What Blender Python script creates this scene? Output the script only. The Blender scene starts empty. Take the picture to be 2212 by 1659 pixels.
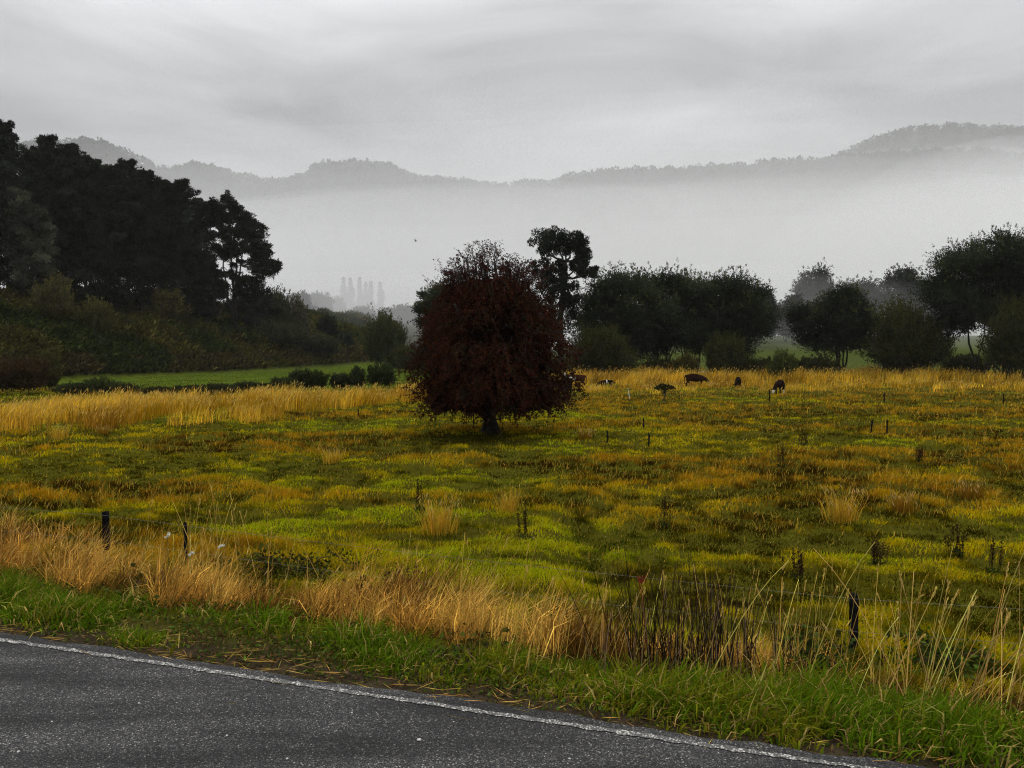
import bpy, bmesh, math, random
import numpy as np
from mathutils import Vector, Matrix
R = math.radians
rng = np.random.default_rng(11)
random.seed(5)
SC = bpy.context.scene
COL = SC.collection

# ---------------------------------------------------------------- camera
F = 1661.0                       # focal length of the photograph in pixels of a 2212-wide frame
CAM = np.array([0.0, 0.0, 2.0])
PITCH = math.atan(59.0 / F)
cd = bpy.data.cameras.new('camera')
cd.sensor_width = 36.0
cd.lens = F / 2212.0 * 36.0
cd.clip_start = 0.05
cd.clip_end = 9000
cam = bpy.data.objects.new('camera', cd)
COL.objects.link(cam)
cam.location = CAM
cam.rotation_euler = (math.pi / 2 - PITCH, 0, 0)
SC.camera = cam
cp, sp = math.cos(PITCH), math.sin(PITCH)

def ray(px, py):
    a, b = px - 1106.0, 829.5 - py
    return np.array([a, b * sp + F * cp, b * cp - F * sp])

def at(px, py, Y):
    d = ray(px, py)
    return CAM + d * (Y / d[1])

# ---------------------------------------------------------------- noise
def _h(i, j, s):
    n = (i.astype(np.int64) * 374761393 + j.astype(np.int64) * 668265263 + s * 1274126177) & 0xFFFFFFFF
    n = ((n ^ (n >> 13)) * 1274126177) & 0xFFFFFFFF
    n = n ^ (n >> 16)
    return (n & 0xFFFF) / 65535.0

def vn(x, y, s=0):
    x = np.asarray(x, float); y = np.asarray(y, float)
    i = np.floor(x); j = np.floor(y)
    u = x - i; v = y - j
    u = u * u * (3 - 2 * u); v = v * v * (3 - 2 * v)
    a = _h(i, j, s); b = _h(i + 1, j, s); c = _h(i, j + 1, s); d = _h(i + 1, j + 1, s)
    return (a * (1 - u) + b * u) * (1 - v) + (c * (1 - u) + d * u) * v

def fbm(x, y, s=0, o=3):
    t = 0; a = .5; n = 0
    for k in range(o):
        t = t + a * vn(np.asarray(x) * 2 ** k, np.asarray(y) * 2 ** k, s + k * 17)
        n += a; a *= .5
    return t / n

def sst(a, b, x):
    t = np.clip((np.asarray(x, float) - a) / (b - a), 0, 1)
    return t * t * (3 - 2 * t)

# ---------------------------------------------------------------- terrain
MOUND = .15
def road_u(x, y):
    return (y - (4.29 - 0.32 * x)) / 1.05          # metres beyond the tarmac's far edge

def tus(x, y):
    """tussocky unevenness of the pasture, 0..1, at several scales"""
    wx = x + 1.2 * (fbm(x * .4, y * .4, 15, 2) - .5); wy = y + 1.2 * (fbm(x * .4 + 7, y * .4, 16, 2) - .5)
    a = fbm(wx * .75, wy * .95, 5, 2); b = vn(wx * 2.1, wy * 2.6, 6); c = fbm(x * .2, y * .2, 7, 2)
    return sst(.30, .74, .50 * a + .30 * b + .20 * c)

def hill_s(x, y):
    return (-53 + (y - 90) * 0.29 - x) * 0.96      # metres up the wooded spur on the left

def G(x, y):
    x = np.asarray(x, float); y = np.asarray(y, float)
    u = road_u(x, y)
    tilt = 0.018 * np.clip(-x - 1, -6, 6) * sst(.5, 2.5, u) * (1 - sst(6, 14, u))
    z = -0.035 - 0.05 * sst(0.0, 0.8, u) - 0.50 * sst(0.9, 2.6, u) - 0.32 * sst(2.6, 9, u) + tilt
    z = np.where(u < 0, -0.035, z)
    lump = (fbm(x * .55, y * .55, 3, 2) - .5) * .16 + MOUND * tus(x, y) + (fbm(x * .11, y * .11, 9, 2) - .5) * .35 * sst(12, 30, u)
    z = z + lump * sst(1.5, 4, u) * (1 - .7 * sst(80, 120, y))
    z = z + 0.45 * sst(70, 140, y) + 1.3 * sst(120, 190, y) + 2.5 * sst(180, 340, y)
    z = z + 7.0 * sst(135, 260, y) * sst(-15, 60, x) * sst(0, 1, y / 100)
    s = hill_s(x, y)
    hs = np.where(s > 0, 12.8 * (1 - np.exp(-np.clip(s, 0, None) / 19.0)) + 1.2 * sst(0, 30, s), 0)
    hs = hs * sst(60, 92, y) + (fbm(x * .2, y * .2, 21, 2) - .5) * 1.1 * sst(2, 10, s)
    hs = hs * (1 - sst(260, 380, y))
    return z + np.where(y > 55, hs, 0)

def ghit(px, py, lo=3.0, hi=400.0):
    """where the view ray through a photograph pixel meets the ground"""
    d = ray(px, py); d = d / d[1]
    ys = np.geomspace(lo, hi, 4000)
    P = CAM[None] + d[None] * ys[:, None]
    below = P[:, 2] < G(P[:, 0], P[:, 1])
    k = int(np.argmax(below)) if below.any() else len(ys) - 1
    p = P[k]; return np.array([p[0], p[1], float(G(p[0], p[1]))])

# ---------------------------------------------------------------- mesh helpers
class MB:
    """collects vertices, faces and one colour per vertex; build() links them as ONE mesh object"""
    def __init__(s):
        s.V = []; s.Fq = []; s.Ft = []; s.C = []; s.n = 0
    def add(s, V, q=None, t=None, c=(.5, .5, .5)):
        V = np.asarray(V, float).reshape(-1, 3)
        c = np.asarray(c, float)
        if c.ndim == 1: c = np.broadcast_to(c, (len(V), 3))
        s.V.append(V); s.C.append(c)
        if q is not None and len(q): s.Fq.append(np.asarray(q, np.int64).reshape(-1, 4) + s.n)
        if t is not None and len(t): s.Ft.append(np.asarray(t, np.int64).reshape(-1, 3) + s.n)
        s.n += len(V)
    def mesh(s, name, mat, smooth=False):
        V = np.concatenate(s.V); C = np.concatenate(s.C)
        q = np.concatenate(s.Fq) if s.Fq else np.zeros((0, 4), np.int64)
        t = np.concatenate(s.Ft) if s.Ft else np.zeros((0, 3), np.int64)
        me = bpy.data.meshes.new(name)
        me.vertices.add(len(V)); me.vertices.foreach_set('co', V.astype(np.float32).ravel())
        L = np.concatenate([q.ravel(), t.ravel()]).astype(np.int32)
        me.loops.add(len(L)); me.loops.foreach_set('vertex_index', L)
        npoly = len(q) + len(t)
        st = np.concatenate([np.arange(len(q)) * 4, len(q) * 4 + np.arange(len(t)) * 3]).astype(np.int32)
        me.polygons.add(npoly); me.polygons.foreach_set('loop_start', st)
        if smooth: me.polygons.foreach_set('use_smooth', np.ones(npoly, bool))
        me.update(calc_edges=True)
        a = me.color_attributes.new('tint', 'FLOAT_COLOR', 'POINT')
        a.data.foreach_set('color', np.concatenate([C, np.ones((len(C), 1))], 1).astype(np.float32).ravel())
        if mat: me.materials.append(mat)
        return me
    def build(s, name, mat, parent=None, smooth=False):
        o = bpy.data.objects.new(name, s.mesh(name, mat, smooth))
        COL.objects.link(o)
        if parent is not None:
            o.parent = parent
            o.matrix_parent_inverse = Matrix.Translation(-Vector(parent.location))
        return o

def tag(o, label=None, cat=None, group=None, kind=None):
    if label: o['label'] = label
    if cat: o['category'] = cat
    if group: o['group'] = group
    if kind: o['kind'] = kind
    return o

def thing(name, loc, label, cat, group=None):
    o = bpy.data.objects.new(name, None)
    o.empty_display_size = .3
    o.location = [float(v) for v in loc]
    COL.objects.link(o)
    return tag(o, label, cat, group)

def unit(v):
    v = np.asarray(v, float)
    return v / (np.linalg.norm(v, axis=-1, keepdims=True) + 1e-9)

def rdir(n, up=0.0):
    v = rng.normal(size=(n, 3)); v[:, 2] += up
    return unit(v)

def vary(c, n, s=.18, hs=.08):
    """n colours around c: brightness and hue wander"""
    c = np.asarray(c, float)
    k = np.exp(rng.normal(0, s, (n, 1))) * np.exp(rng.normal(0, hs, (n, 3)))
    return np.clip(c * k, 0.0005, .9)

def blades(mb, p, h, w, az, lean, curve, col, faz=None):
    """bent grass blades: two thirds quad, one third pointed tip"""
    n = len(p); h = np.broadcast_to(h, n); w = np.broadcast_to(w, n)
    faz = rng.uniform(0, math.pi, n) if faz is None else faz
    wv = np.stack([np.cos(faz), np.sin(faz), np.zeros(n)], 1) * (w * .5)[:, None]
    def dr(a): return np.stack([np.sin(a) * np.cos(az), np.sin(a) * np.sin(az), np.cos(a)], 1)
    m = p + dr(np.broadcast_to(lean, n)) * (h * .55)[:, None]
    t = m + dr(np.broadcast_to(lean + curve, n)) * (h * .45)[:, None]
    V = np.stack([p - wv, p + wv, m + wv * .8, m - wv * .8, t], 1).reshape(-1, 3)
    b = np.arange(n)[:, None] * 5
    mb.add(V, b + np.array([[0, 1, 2, 3]]), b + np.array([[3, 2, 4]]), np.repeat(col, 5, 0))
    return t

def cards(mb, p, d, L, W, col, nrm=None):
    """small pointed leaves: p base, d direction"""
    n = len(p); L = np.broadcast_to(L, n)[:, None]; W = np.broadcast_to(W, n)[:, None]
    d = unit(d)
    s = unit(np.cross(d, rdir(n) if nrm is None else nrm))
    m = p + d * L * .45
    V = np.stack([p, m + s * W * .5, p + d * L, m - s * W * .5], 1).reshape(-1, 3)
    b = np.arange(n)[:, None] * 4
    mb.add(V, b + np.array([[0, 1, 2, 3]]), None, np.repeat(np.broadcast_to(col, (n, 3)), 4, 0))

def tube(mb, P, rad, sides=6, c=(.05, .04, .03)):
    P = np.asarray(P, float); n = len(P)
    rad = np.broadcast_to(rad, n)
    T = unit(np.gradient(P, axis=0))
    ref = np.array([0.0, 0, 1]) if abs(T[0, 2]) < .9 else np.array([1.0, 0, 0])
    A = unit(np.cross(T, ref)); B = np.cross(T, A)
    th = np.arange(sides) * 2 * math.pi / sides
    V = (P[:, None] + (A[:, None] * np.cos(th)[None, :, None] + B[:, None] * np.sin(th)[None, :, None]) * rad[:, None, None]).reshape(-1, 3)
    i = np.arange(n - 1)[:, None] * sides; j = np.arange(sides)[None]; k = (j + 1) % sides
    q = np.stack([i + j, i + k, i + sides + k, i + sides + j], -1).reshape(-1, 4)
    V = np.concatenate([V, P[:1], P[-1:]])
    t = [[n * sides, (a + 1) % sides, a] for a in range(sides)] + \
        [[n * sides + 1, (n - 1) * sides + a, (n - 1) * sides + (a + 1) % sides] for a in range(sides)]
    mb.add(V, q, t, c)

def bend(a, b, n=5, sag=0.0, wob=0.0):
    a = np.asarray(a, float); b = np.asarray(b, float)
    t = np.linspace(0, 1, n)[:, None]
    P = a + (b - a) * t
    P[:, 2] += sag * np.sin(t[:, 0] * math.pi)
    if wob:
        w = rng.normal(0, wob, (n, 3)); w[0] = 0; w[-1] = 0
        P += w
    return P

# ---------------------------------------------------------------- materials
def mat(name, build):
    m = bpy.data.materials.new(name); m.use_nodes = True
    nt = m.node_tree; nt.nodes.clear()
    out = nt.nodes.new('ShaderNodeOutputMaterial')
    build(nt, out)
    return m

def N(nt, t, **kw):
    n = nt.nodes.new(t)
    for k, v in kw.items():
        if k.startswith('i_'):
            n.inputs[k[2:].replace('_', ' ')].default_value = v
        else: setattr(n, k, v)
    return n

def leaf_mat(name, trans=.25, rough=.55, spec=.25, scale=1.0):
    """colour per leaf from its own tint; part of the light passes through"""
    def b(nt, out):
        a = N(nt, 'ShaderNodeAttribute', attribute_name='tint')
        if spec > 0:
            p = N(nt, 'ShaderNodeBsdfPrincipled'); p.inputs['Roughness'].default_value = rough
            p.inputs['Specular IOR Level'].default_value = spec
        else:
            p = N(nt, 'ShaderNodeBsdfDiffuse')
        t = N(nt, 'ShaderNodeBsdfTranslucent')
        x = N(nt, 'ShaderNodeMixShader'); x.inputs[0].default_value = trans
        nt.links.new(a.outputs['Color'], p.inputs[0])
        nt.links.new(a.outputs['Color'], t.inputs['Color'])
        nt.links.new(p.outputs[0], x.inputs[1]); nt.links.new(t.outputs[0], x.inputs[2])
        nt.links.new(x.outputs[0], out.inputs['Surface'])
    return mat(name, b)

def noisy_mat(name, c1, c2, scale=8, rough=.85, bump=.3, detail=6, spec=.3):
    def b(nt, out):
        tc = N(nt, 'ShaderNodeTexCoord')
        no = N(nt, 'ShaderNodeTexNoise'); no.inputs['Scale'].default_value = scale; no.inputs['Detail'].default_value = detail
        r = N(nt, 'ShaderNodeValToRGB')
        r.color_ramp.elements[0].position = .35; r.color_ramp.elements[1].position = .65
        r.color_ramp.elements[0].color = (*c1, 1); r.color_ramp.elements[1].color = (*c2, 1)
        p = N(nt, 'ShaderNodeBsdfPrincipled'); p.inputs['Roughness'].default_value = rough
        p.inputs['Specular IOR Level'].default_value = spec
        bm = N(nt, 'ShaderNodeBump'); bm.inputs['Strength'].default_value = bump; bm.inputs['Distance'].default_value = .05
        nt.links.new(tc.outputs['Object'], no.inputs['Vector'])
        nt.links.new(no.outputs['Fac'], r.inputs[0]); nt.links.new(r.outputs[0], p.inputs['Base Color'])
        nt.links.new(no.outputs['Fac'], bm.inputs['Height']); nt.links.new(bm.outputs[0], p.inputs['Normal'])
        nt.links.new(p.outputs[0], out.inputs['Surface'])
    return mat(name, b)

M_leaf = leaf_mat('leaf', .2, .6, 0)
M_grass = leaf_mat('grass_blade', .35, .6, 0)
M_bark = noisy_mat('bark', (.012, .010, .008), (.035, .028, .022), 6)
M_far = leaf_mat('far_leaf', .1, .8, 0)
# ---------------------------------------------------------------- light and air settings
EXPO = 0.0
SKY_HOR, SKY_ZEN, SUN_E = 3.0, 18.0, 1.1
SKY_BLOBS = [(-10, 26, (.16, .05), .34), (-24, 22, (.25, .06), .2), (0, 19, (.5, .055), -.17), (-28, 15.5, (.3, .035), -.12), (8, 17, (.25, .02), .06), (25, 24, (.25, .08), .06)]
ROAD_K = .88
FOG = True
FOG_G = 0.0
HAZE_D = .0001
# fog banks: centre, half sizes (+ swell frequency and height), density
FOGS = [((0, 760, 20), (1800, 470, 270), .00036),
        ((100, 560, 0), (1500, 340, 150, .006, 50), .00038),
        ((100, 560, 0), (1500, 335, 132, .005, 45), .0007),
        ((100, 560, 0), (1500, 330, 116, .0045, 40), .0010),
        ((60, 540, 0), (1500, 320, 98, .006, 34), .0022),
        ((820, 720, 60), (600, 210, 165, .008, 60), .0026),
        ((900, 1380, 60), (1500, 220, 300, .004, 40), .0018),
        ((-420, 650, 60), (260, 120, 95, .010, 40), .0010),
        ((-50, 330, -5), (700, 150, 42, .012, 14), .0045)]
FOG_LAB = ['thin pale fog veil drifting in front of the wooded ridge', 'faint topmost fringe of the fog bank below the ridge', 'pale upper layer of the fog bank below the ridge', 'pale middle layer of the fog bank below the ridge',
           'dense white lower fog bank lying across the valley floor', 'drifting fog hiding the ridge foot on the right', 'cloud clinging to the fainter round hill on the right', 'wisp of fog rising against the ridge at the left', 'low ground fog around the misty poplars']
# ---------------------------------------------------------------- sky, sun
W = bpy.data.worlds.new('World'); SC.world = W; W.use_nodes = True
nt = W.node_tree; nt.nodes.clear()
SUN_EL, SUN_ROT = R(58), R(8)
def wl(a, b): nt.links.new(a, b)
def wm(op, a, b=None, clamp=False):
    n = nt.nodes.new('ShaderNodeMath'); n.operation = op; n.use_clamp = clamp
    for k, v in enumerate((a, b)):
        if v is None: continue
        if isinstance(v, (int, float)): n.inputs[k].default_value = v
        else: wl(v, n.inputs[k])
    return n.outputs[0]
wo = nt.nodes.new('ShaderNodeOutputWorld'); bg = nt.nodes.new('ShaderNodeBackground')
bg.inputs['Strength'].default_value = 0.1
sky = nt.nodes.new('ShaderNodeTexSky'); sky.sky_type = 'NISHITA'; sky.sun_disc = False
sky.sun_elevation = SUN_EL; sky.sun_rotation = SUN_ROT
tc = nt.nodes.new('ShaderNodeTexCoord')
mp = nt.nodes.new('ShaderNodeMapping'); mp.inputs['Scale'].default_value = (2.2, 1.6, 9.0)
mp.inputs['Location'].default_value = (3.1, .4, 1.7)
mp.inputs['Rotation'].default_value = (0, R(5), 0)
wl(tc.outputs['Generated'], mp.inputs[0])
n1 = nt.nodes.new('ShaderNodeTexNoise'); n1.inputs['Scale'].default_value = 1.0; n1.inputs['Detail'].default_value = 7
n1.inputs['Roughness'].default_value = .5; n1.inputs['Distortion'].default_value = .6
wl(mp.outputs[0], n1.inputs['Vector'])
sx = nt.nodes.new('ShaderNodeSeparateXYZ'); wl(tc.outputs['Generated'], sx.inputs[0])
mr = nt.nodes.new('ShaderNodeMapRange'); mr.inputs['From Min'].default_value = .30; mr.inputs['From Max'].default_value = .70
mr.inputs['To Min'].default_value = .70; mr.inputs['To Max'].default_value = 1.36
wl(n1.outputs['Fac'], mr.inputs['Value'])
# an overcast sky: several times brighter overhead than at the horizon
zz = wm('MAXIMUM', sx.outputs['Z'], 0.0)
el = wm('ADD', wm('MULTIPLY', wm('POWER', zz, 1.6), SKY_ZEN), SKY_HOR)
val = wm('MULTIPLY', mr.outputs[0], el)
def blob(az, elv, width, amt):
    """a thinner (brighter) or thicker patch of cloud in one direction"""
    global val
    d = Vector((math.sin(R(az)) * math.cos(R(elv)), math.cos(R(az)) * math.cos(R(elv)), math.sin(R(elv))))
    sc = nt.nodes.new('ShaderNodeVectorMath'); sc.operation = 'SUBTRACT'; wl(tc.outputs['Generated'], sc.inputs[0]); sc.inputs[1].default_value = d
    sv = nt.nodes.new('ShaderNodeVectorMath'); sv.operation = 'MULTIPLY'; wl(sc.outputs[0], sv.inputs[0]); sv.inputs[1].default_value = (1 / width[0], 1 / width[0], 1 / width[1])
    ln = nt.nodes.new('ShaderNodeVectorMath'); ln.operation = 'LENGTH'; wl(sv.outputs[0], ln.inputs[0])
    n_ = wm('ADD', wm('MULTIPLY', wm('SUBTRACT', n1.outputs['Fac'], .5), 1.6), ln.outputs['Value'])
    g = wm('SUBTRACT', 1.0, wm('MINIMUM', n_, 1.0))
    g = wm('MULTIPLY', g, wm('SUBTRACT', 2.0, g))
    val = wm('MULTIPLY', val, wm('ADD', 1.0, wm('MULTIPLY', g, amt)))
for b_ in SKY_BLOBS: blob(*b_)
cc = nt.nodes.new('ShaderNodeCombineColor')
wl(wm('MULTIPLY', val, .985), cc.inputs[0]); wl(wm('MULTIPLY', val, .995), cc.inputs[1]); wl(wm('MULTIPLY', val, 1.012), cc.inputs[2])
mx = nt.nodes.new('ShaderNodeMix'); mx.data_type = 'RGBA'; mx.inputs[0].default_value = .96
wl(sky.outputs[0], mx.inputs[6]); wl(cc.outputs[0], mx.inputs[7])
wl(mx.outputs[2], bg.inputs['Color']); wl(bg.outputs[0], wo.inputs[0])

sd = bpy.data.lights.new('sun', 'SUN'); sd.energy = SUN_E; sd.angle = R(14); sd.color = (1.0, .95, .87)
so = bpy.data.objects.new('sun', sd); COL.objects.link(so)
sdir = Vector((math.sin(SUN_ROT) * math.cos(SUN_EL), math.cos(SUN_ROT) * math.cos(SUN_EL), math.sin(SUN_EL)))
so.rotation_euler = sdir.to_track_quat('Z', 'Y').to_euler(); so.location = (0, 0, 60)

vs = SC.view_settings
vs.view_transform = 'Standard'; vs.look = 'None'; vs.exposure = EXPO; vs.gamma = 1.0
SC.render.engine = 'CYCLES'
cy = SC.cycles
cy.max_bounces = 6; cy.diffuse_bounces = 3; cy.glossy_bounces = 2; cy.transmission_bounces = 4; cy.volume_bounces = 8
cy.transparent_max_bounces = 12
cy.use_denoising = True; cy.pixel_filter_type = 'BLACKMAN_HARRIS'; cy.filter_width = 1.15
try: cy.denoiser = 'OPENIMAGEDENOISE'; cy.denoising_input_passes = 'RGB_ALBEDO_NORMAL'; cy.denoising_prefilter = 'NONE'
except Exception: pass
cy.use_adaptive_sampling = False
cy.sample_clamp_indirect = 4

# ---------------------------------------------------------------- ground
def ground_mat():
    def b(nt, out):
        geo = N(nt, 'ShaderNodeNewGeometry')
        a = N(nt, 'ShaderNodeAttribute', attribute_name='tint')
        no = N(nt, 'ShaderNodeTexNoise'); no.inputs['Scale'].default_value = 3.5; no.inputs['Detail'].default_value = 9; no.inputs['Roughness'].default_value = .7
        nt.links.new(geo.outputs['Position'], no.inputs['Vector'])
        mr = N(nt, 'ShaderNodeMapRange'); mr.inputs['From Min'].default_value = .3; mr.inputs['From Max'].default_value = .7
        mr.inputs['To Min'].default_value = .55; mr.inputs['To Max'].default_value = 1.45
        nt.links.new(no.outputs['Fac'], mr.inputs['Value'])
        m = N(nt, 'ShaderNodeVectorMath', operation='SCALE'); nt.links.new(a.outputs['Color'], m.inputs[0]); nt.links.new(mr.outputs[0], m.inputs['Scale'])
        p = N(nt, 'ShaderNodeBsdfPrincipled'); p.inputs['Roughness'].default_value = 1; p.inputs['Specular IOR Level'].default_value = 0
        bm = N(nt, 'ShaderNodeBump'); bm.inputs['Strength'].default_value = .6; bm.inputs['Distance'].default_value = .08
        nt.links.new(no.outputs['Fac'], bm.inputs['Height']); nt.links.new(bm.outputs[0], p.inputs['Normal'])
        nt.links.new(m.outputs[0], p.inputs['Base Color']); nt.links.new(p.outputs[0], out.inputs['Surface'])
    return mat('ground_soil', b)

def ground_tint(x, y):
    u = road_u(x, y)
    n = fbm(x * .3, y * .3, 31, 3)[:, None]
    c = np.array([.050, .040, .005]) * (1 - n) + np.array([.060, .060, .005]) * n
    soil = np.array([.035, .026, .016])
    k = (1 - sst(.25, 1.0, u))[:, None]
    c = c * (1 - k) + soil * k
    # short green paddock behind the rushes on the left, and beyond the willows
    pad = (sst(50, 62, y + .45 * x) * (1 - sst(-2, 3, hill_s(x, y))) * (1 - sst(-14, -6, x)))[:, None]
    c = c * (1 - pad) + np.array([.060, .085, .009]) * pad
    far = sst(104, 118, y)[:, None] * (1 - pad)
    c = c * (1 - far) + np.array([.045, .058, .012]) * far
    h = sst(0, 3, hill_s(x, y))[:, None] * sst(85, 92, y)[:, None]
    return c * (1 - h) + np.array([.018, .020, .008]) * h

ang = np.concatenate([np.linspace(-48, 48, 480), np.linspace(48, 312, 133)[1:-1]])
rad = np.concatenate([[.4, 1, 1.6, 2.2, 2.8], np.geomspace(3.2, 420, 330), np.geomspace(450, 5200, 24)])
A, RR = np.meshgrid(np.radians(ang), rad)
gx, gy = (RR * np.sin(A)).ravel(), (RR * np.cos(A)).ravel()
gz = G(gx, gy)
na, nr = len(ang), len(rad)
i = np.arange(nr - 1)[:, None] * na; j = np.arange(na)[None]; k = (j + 1) % na
mb = MB(); mb.add(np.stack([gx, gy, gz], 1), np.stack([i + j, i + na + j, i + na + k, i + k], -1).reshape(-1, 4), None, ground_tint(gx, gy))
mb.add([[0, 0, float(gz[0])]], None, None, ground_tint(np.array([0.]), np.array([0.]))[0])
cidx = mb.n - 1
mb.Ft.append(np.stack([np.full(na, cidx), np.arange(na), (np.arange(na) + 1) % na], 1))
tag(mb.build('ground', ground_mat(), None, True), 'rough pasture ground sloping from the road to the misty hills', 'ground', kind='structure')

# ---------------------------------------------------------------- road: chip seal sheet with a worn painted edge line
def road_mat():
    def b(nt, out):
        geo = N(nt, 'ShaderNodeNewGeometry')
        def lk(a, c): nt.links.new(a, c)
        v = N(nt, 'ShaderNodeTexVoronoi'); v.inputs['Scale'].default_value = 135
        lk(geo.outputs['Position'], v.inputs['Vector'])
        v2 = N(nt, 'ShaderNodeTexVoronoi'); v2.inputs['Scale'].default_value = 42; lk(geo.outputs['Position'], v2.inputs['Vector'])
        n = N(nt, 'ShaderNodeTexNoise'); n.inputs['Scale'].default_value = 1.3; n.inputs['Detail'].default_value = 6; lk(geo.outputs['Position'], n.inputs['Vector'])
        mp = N(nt, 'ShaderNodeMapping'); mp.inputs['Rotation'].default_value = (0, 0, R(17.7)); mp.inputs['Scale'].default_value = (.35, 2.2, 1)
        lk(geo.outputs['Position'], mp.inputs[0])
        n2 = N(nt, 'ShaderNodeTexNoise'); n2.inputs['Scale'].default_value = 1.6; n2.inputs['Detail'].default_value = 5; lk(mp.outputs[0], n2.inputs['Vector'])
        sep = N(nt, 'ShaderNodeSeparateColor'); lk(v.outputs['Color'], sep.inputs[0])
        r = N(nt, 'ShaderNodeValToRGB'); e = r.color_ramp.elements
        e[0].position = 0; e[0].color = (.018, .018, .019, 1)
        e[1].position = 1; e[1].color = (.42, .40, .36, 1)
        for pos, c in ((.45, (.035, .035, .037)), (.75, (.075, .073, .07)), (.93, (.13, .126, .118)), (.975, (.24, .23, .21))):
            x = e.new(pos); x.color = (*c, 1)
        lk(sep.outputs[0], r.inputs[0])
        # bitumen shows between the chips
        g = N(nt, 'ShaderNodeMapRange'); g.inputs['From Min'].default_value = .25; g.inputs['From Max'].default_value = .75; g.inputs['To Min'].default_value = 1.0; g.inputs['To Max'].default_value = .30
        lk(v.outputs['Distance'], g.inputs['Value'])
        w = N(nt, 'ShaderNodeMapRange'); w.inputs['From Min'].default_value = .35; w.inputs['From Max'].default_value = .65; w.inputs['To Min'].default_value = .45; w.inputs['To Max'].default_value = 1.5
        lk(n2.outputs['Fac'], w.inputs['Value'])
        w1 = N(nt, 'ShaderNodeMapRange'); w1.inputs['From Min'].default_value = .3; w1.inputs['From Max'].default_value = .7; w1.inputs['To Min'].default_value = .75; w1.inputs['To Max'].default_value = 1.25
        lk(n.outputs['Fac'], w1.inputs['Value'])
        m1 = N(nt, 'ShaderNodeMath', operation='MULTIPLY'); lk(g.outputs[0], m1.inputs[0]); lk(w.outputs[0], m1.inputs[1])
        m2 = N(nt, 'ShaderNodeMath', operation='MULTIPLY'); lk(m1.outputs[0], m2.inputs[0]); lk(w1.outputs[0], m2.inputs[1])
        m3 = N(nt, 'ShaderNodeMath', operation='MULTIPLY'); lk(m2.outputs[0], m3.inputs[0]); m3.inputs[1].default_value = ROAD_K
        sc = N(nt, 'ShaderNodeVectorMath', operation='SCALE'); lk(r.outputs[0], sc.inputs[0]); lk(m3.outputs[0], sc.inputs['Scale'])
        p = N(nt, 'ShaderNodeBsdfPrincipled'); p.inputs['Roughness'].default_value = .7; p.inputs['Specular IOR Level'].default_value = .22
        inv = N(nt, 'ShaderNodeMath', operation='SUBTRACT'); inv.inputs[0].default_value = 1; lk(v.outputs['Distance'], inv.inputs[1])
        bm = N(nt, 'ShaderNodeBump'); bm.inputs['Strength'].default_value = .8; bm.inputs['Distance'].default_value = .008
        lk(inv.outputs[0], bm.inputs['Height']); lk(bm.outputs[0], p.inputs['Normal'])
        lk(sc.outputs[0], p.inputs['Base Color']); lk(p.outputs[0], out.inputs['Surface'])
    return mat('chip_seal', b)

def strip(mb, u_of, z, x0, x1, n, ncross=2):
    xs = np.linspace(x0, x1, n)
    rows = []
    for k in range(ncross):
        u = u_of(xs, k / (ncross - 1))
        ye = 4.29 - .32 * xs + u * 1.05
        rows.append(np.stack([xs, ye, np.full(n, z)], 1))
    V = np.concatenate(rows)
    q = []
    for k in range(ncross - 1):
        a = np.arange(n - 1) + k * n
        q.append(np.stack([a, a + n, a + n + 1, a + 1], 1)[:, ::-1])
    mb.add(V, np.concatenate(q), None, (.1, .1, .1))

def edge_w(x): return (fbm(x * 3.1, x * 0 + 2, 5, 4) - .5) * .10
mb = MB()
strip(mb, lambda x, t: -7.2 + t * (7.2 + .03 + edge_w(x)), 0.0, -60, 60, 2400, 12)
tag(mb.build('road', road_mat(), None), 'worn grey chip seal road running past the pasture', 'road', kind='structure')

def line_mat():
    def b(nt, out):
        geo = N(nt, 'ShaderNodeNewGeometry')
        v = N(nt, 'ShaderNodeTexVoronoi'); v.inputs['Scale'].default_value = 70; nt.links.new(geo.outputs['Position'], v.inputs['Vector'])
        n = N(nt, 'ShaderNodeTexNoise'); n.inputs['Scale'].default_value = 14; n.inputs['Detail'].default_value = 5; nt.links.new(geo.outputs['Position'], n.inputs['Vector'])
        ad = N(nt, 'ShaderNodeMath', operation='ADD'); nt.links.new(v.outputs['Distance'], ad.inputs[0]); nt.links.new(n.outputs['Fac'], ad.inputs[1])
        r = N(nt, 'ShaderNodeValToRGB'); e = r.color_ramp.elements
        e[0].position = .66; e[0].color = (.50, .48, .44, 1); e[1].position = .98; e[1].color = (.05, .049, .046, 1)
        nt.links.new(ad.outputs[0], r.inputs[0])
        p = N(nt, 'ShaderNodeBsdfPrincipled'); p.inputs['Roughness'].default_value = .7
        bm = N(nt, 'ShaderNodeBump'); bm.inputs['Strength'].default_value = .6; bm.inputs['Distance'].default_value = .006; bm.invert = True
        nt.links.new(v.outputs['Distance'], bm.inputs['Height']); nt.links.new(bm.outputs[0], p.inputs['Normal'])
        nt.links.new(r.outputs[0], p.inputs['Base Color']); nt.links.new(p.outputs[0], out.inputs['Surface'])
    return mat('line_paint', b)
# worn line: its two sides fray, and it thins out where it leaves the picture on the right
mb = MB()
def lw(x, t):
    wd = .044 * (1 - .75 * sst(1.0, 2.4, x)) 
    fr = (fbm(x * 26, x * 0 + 7 + t * 40, 8, 2) - .5) * .024
    return -.075 - wd * (1 - t) + fr + .02
strip(mb, lw, 0.004, -60, 3.2, 7000)
tag(mb.build('road_marking', line_mat(), None), 'worn white painted edge line along the verge', 'road marking', kind='structure')

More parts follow.
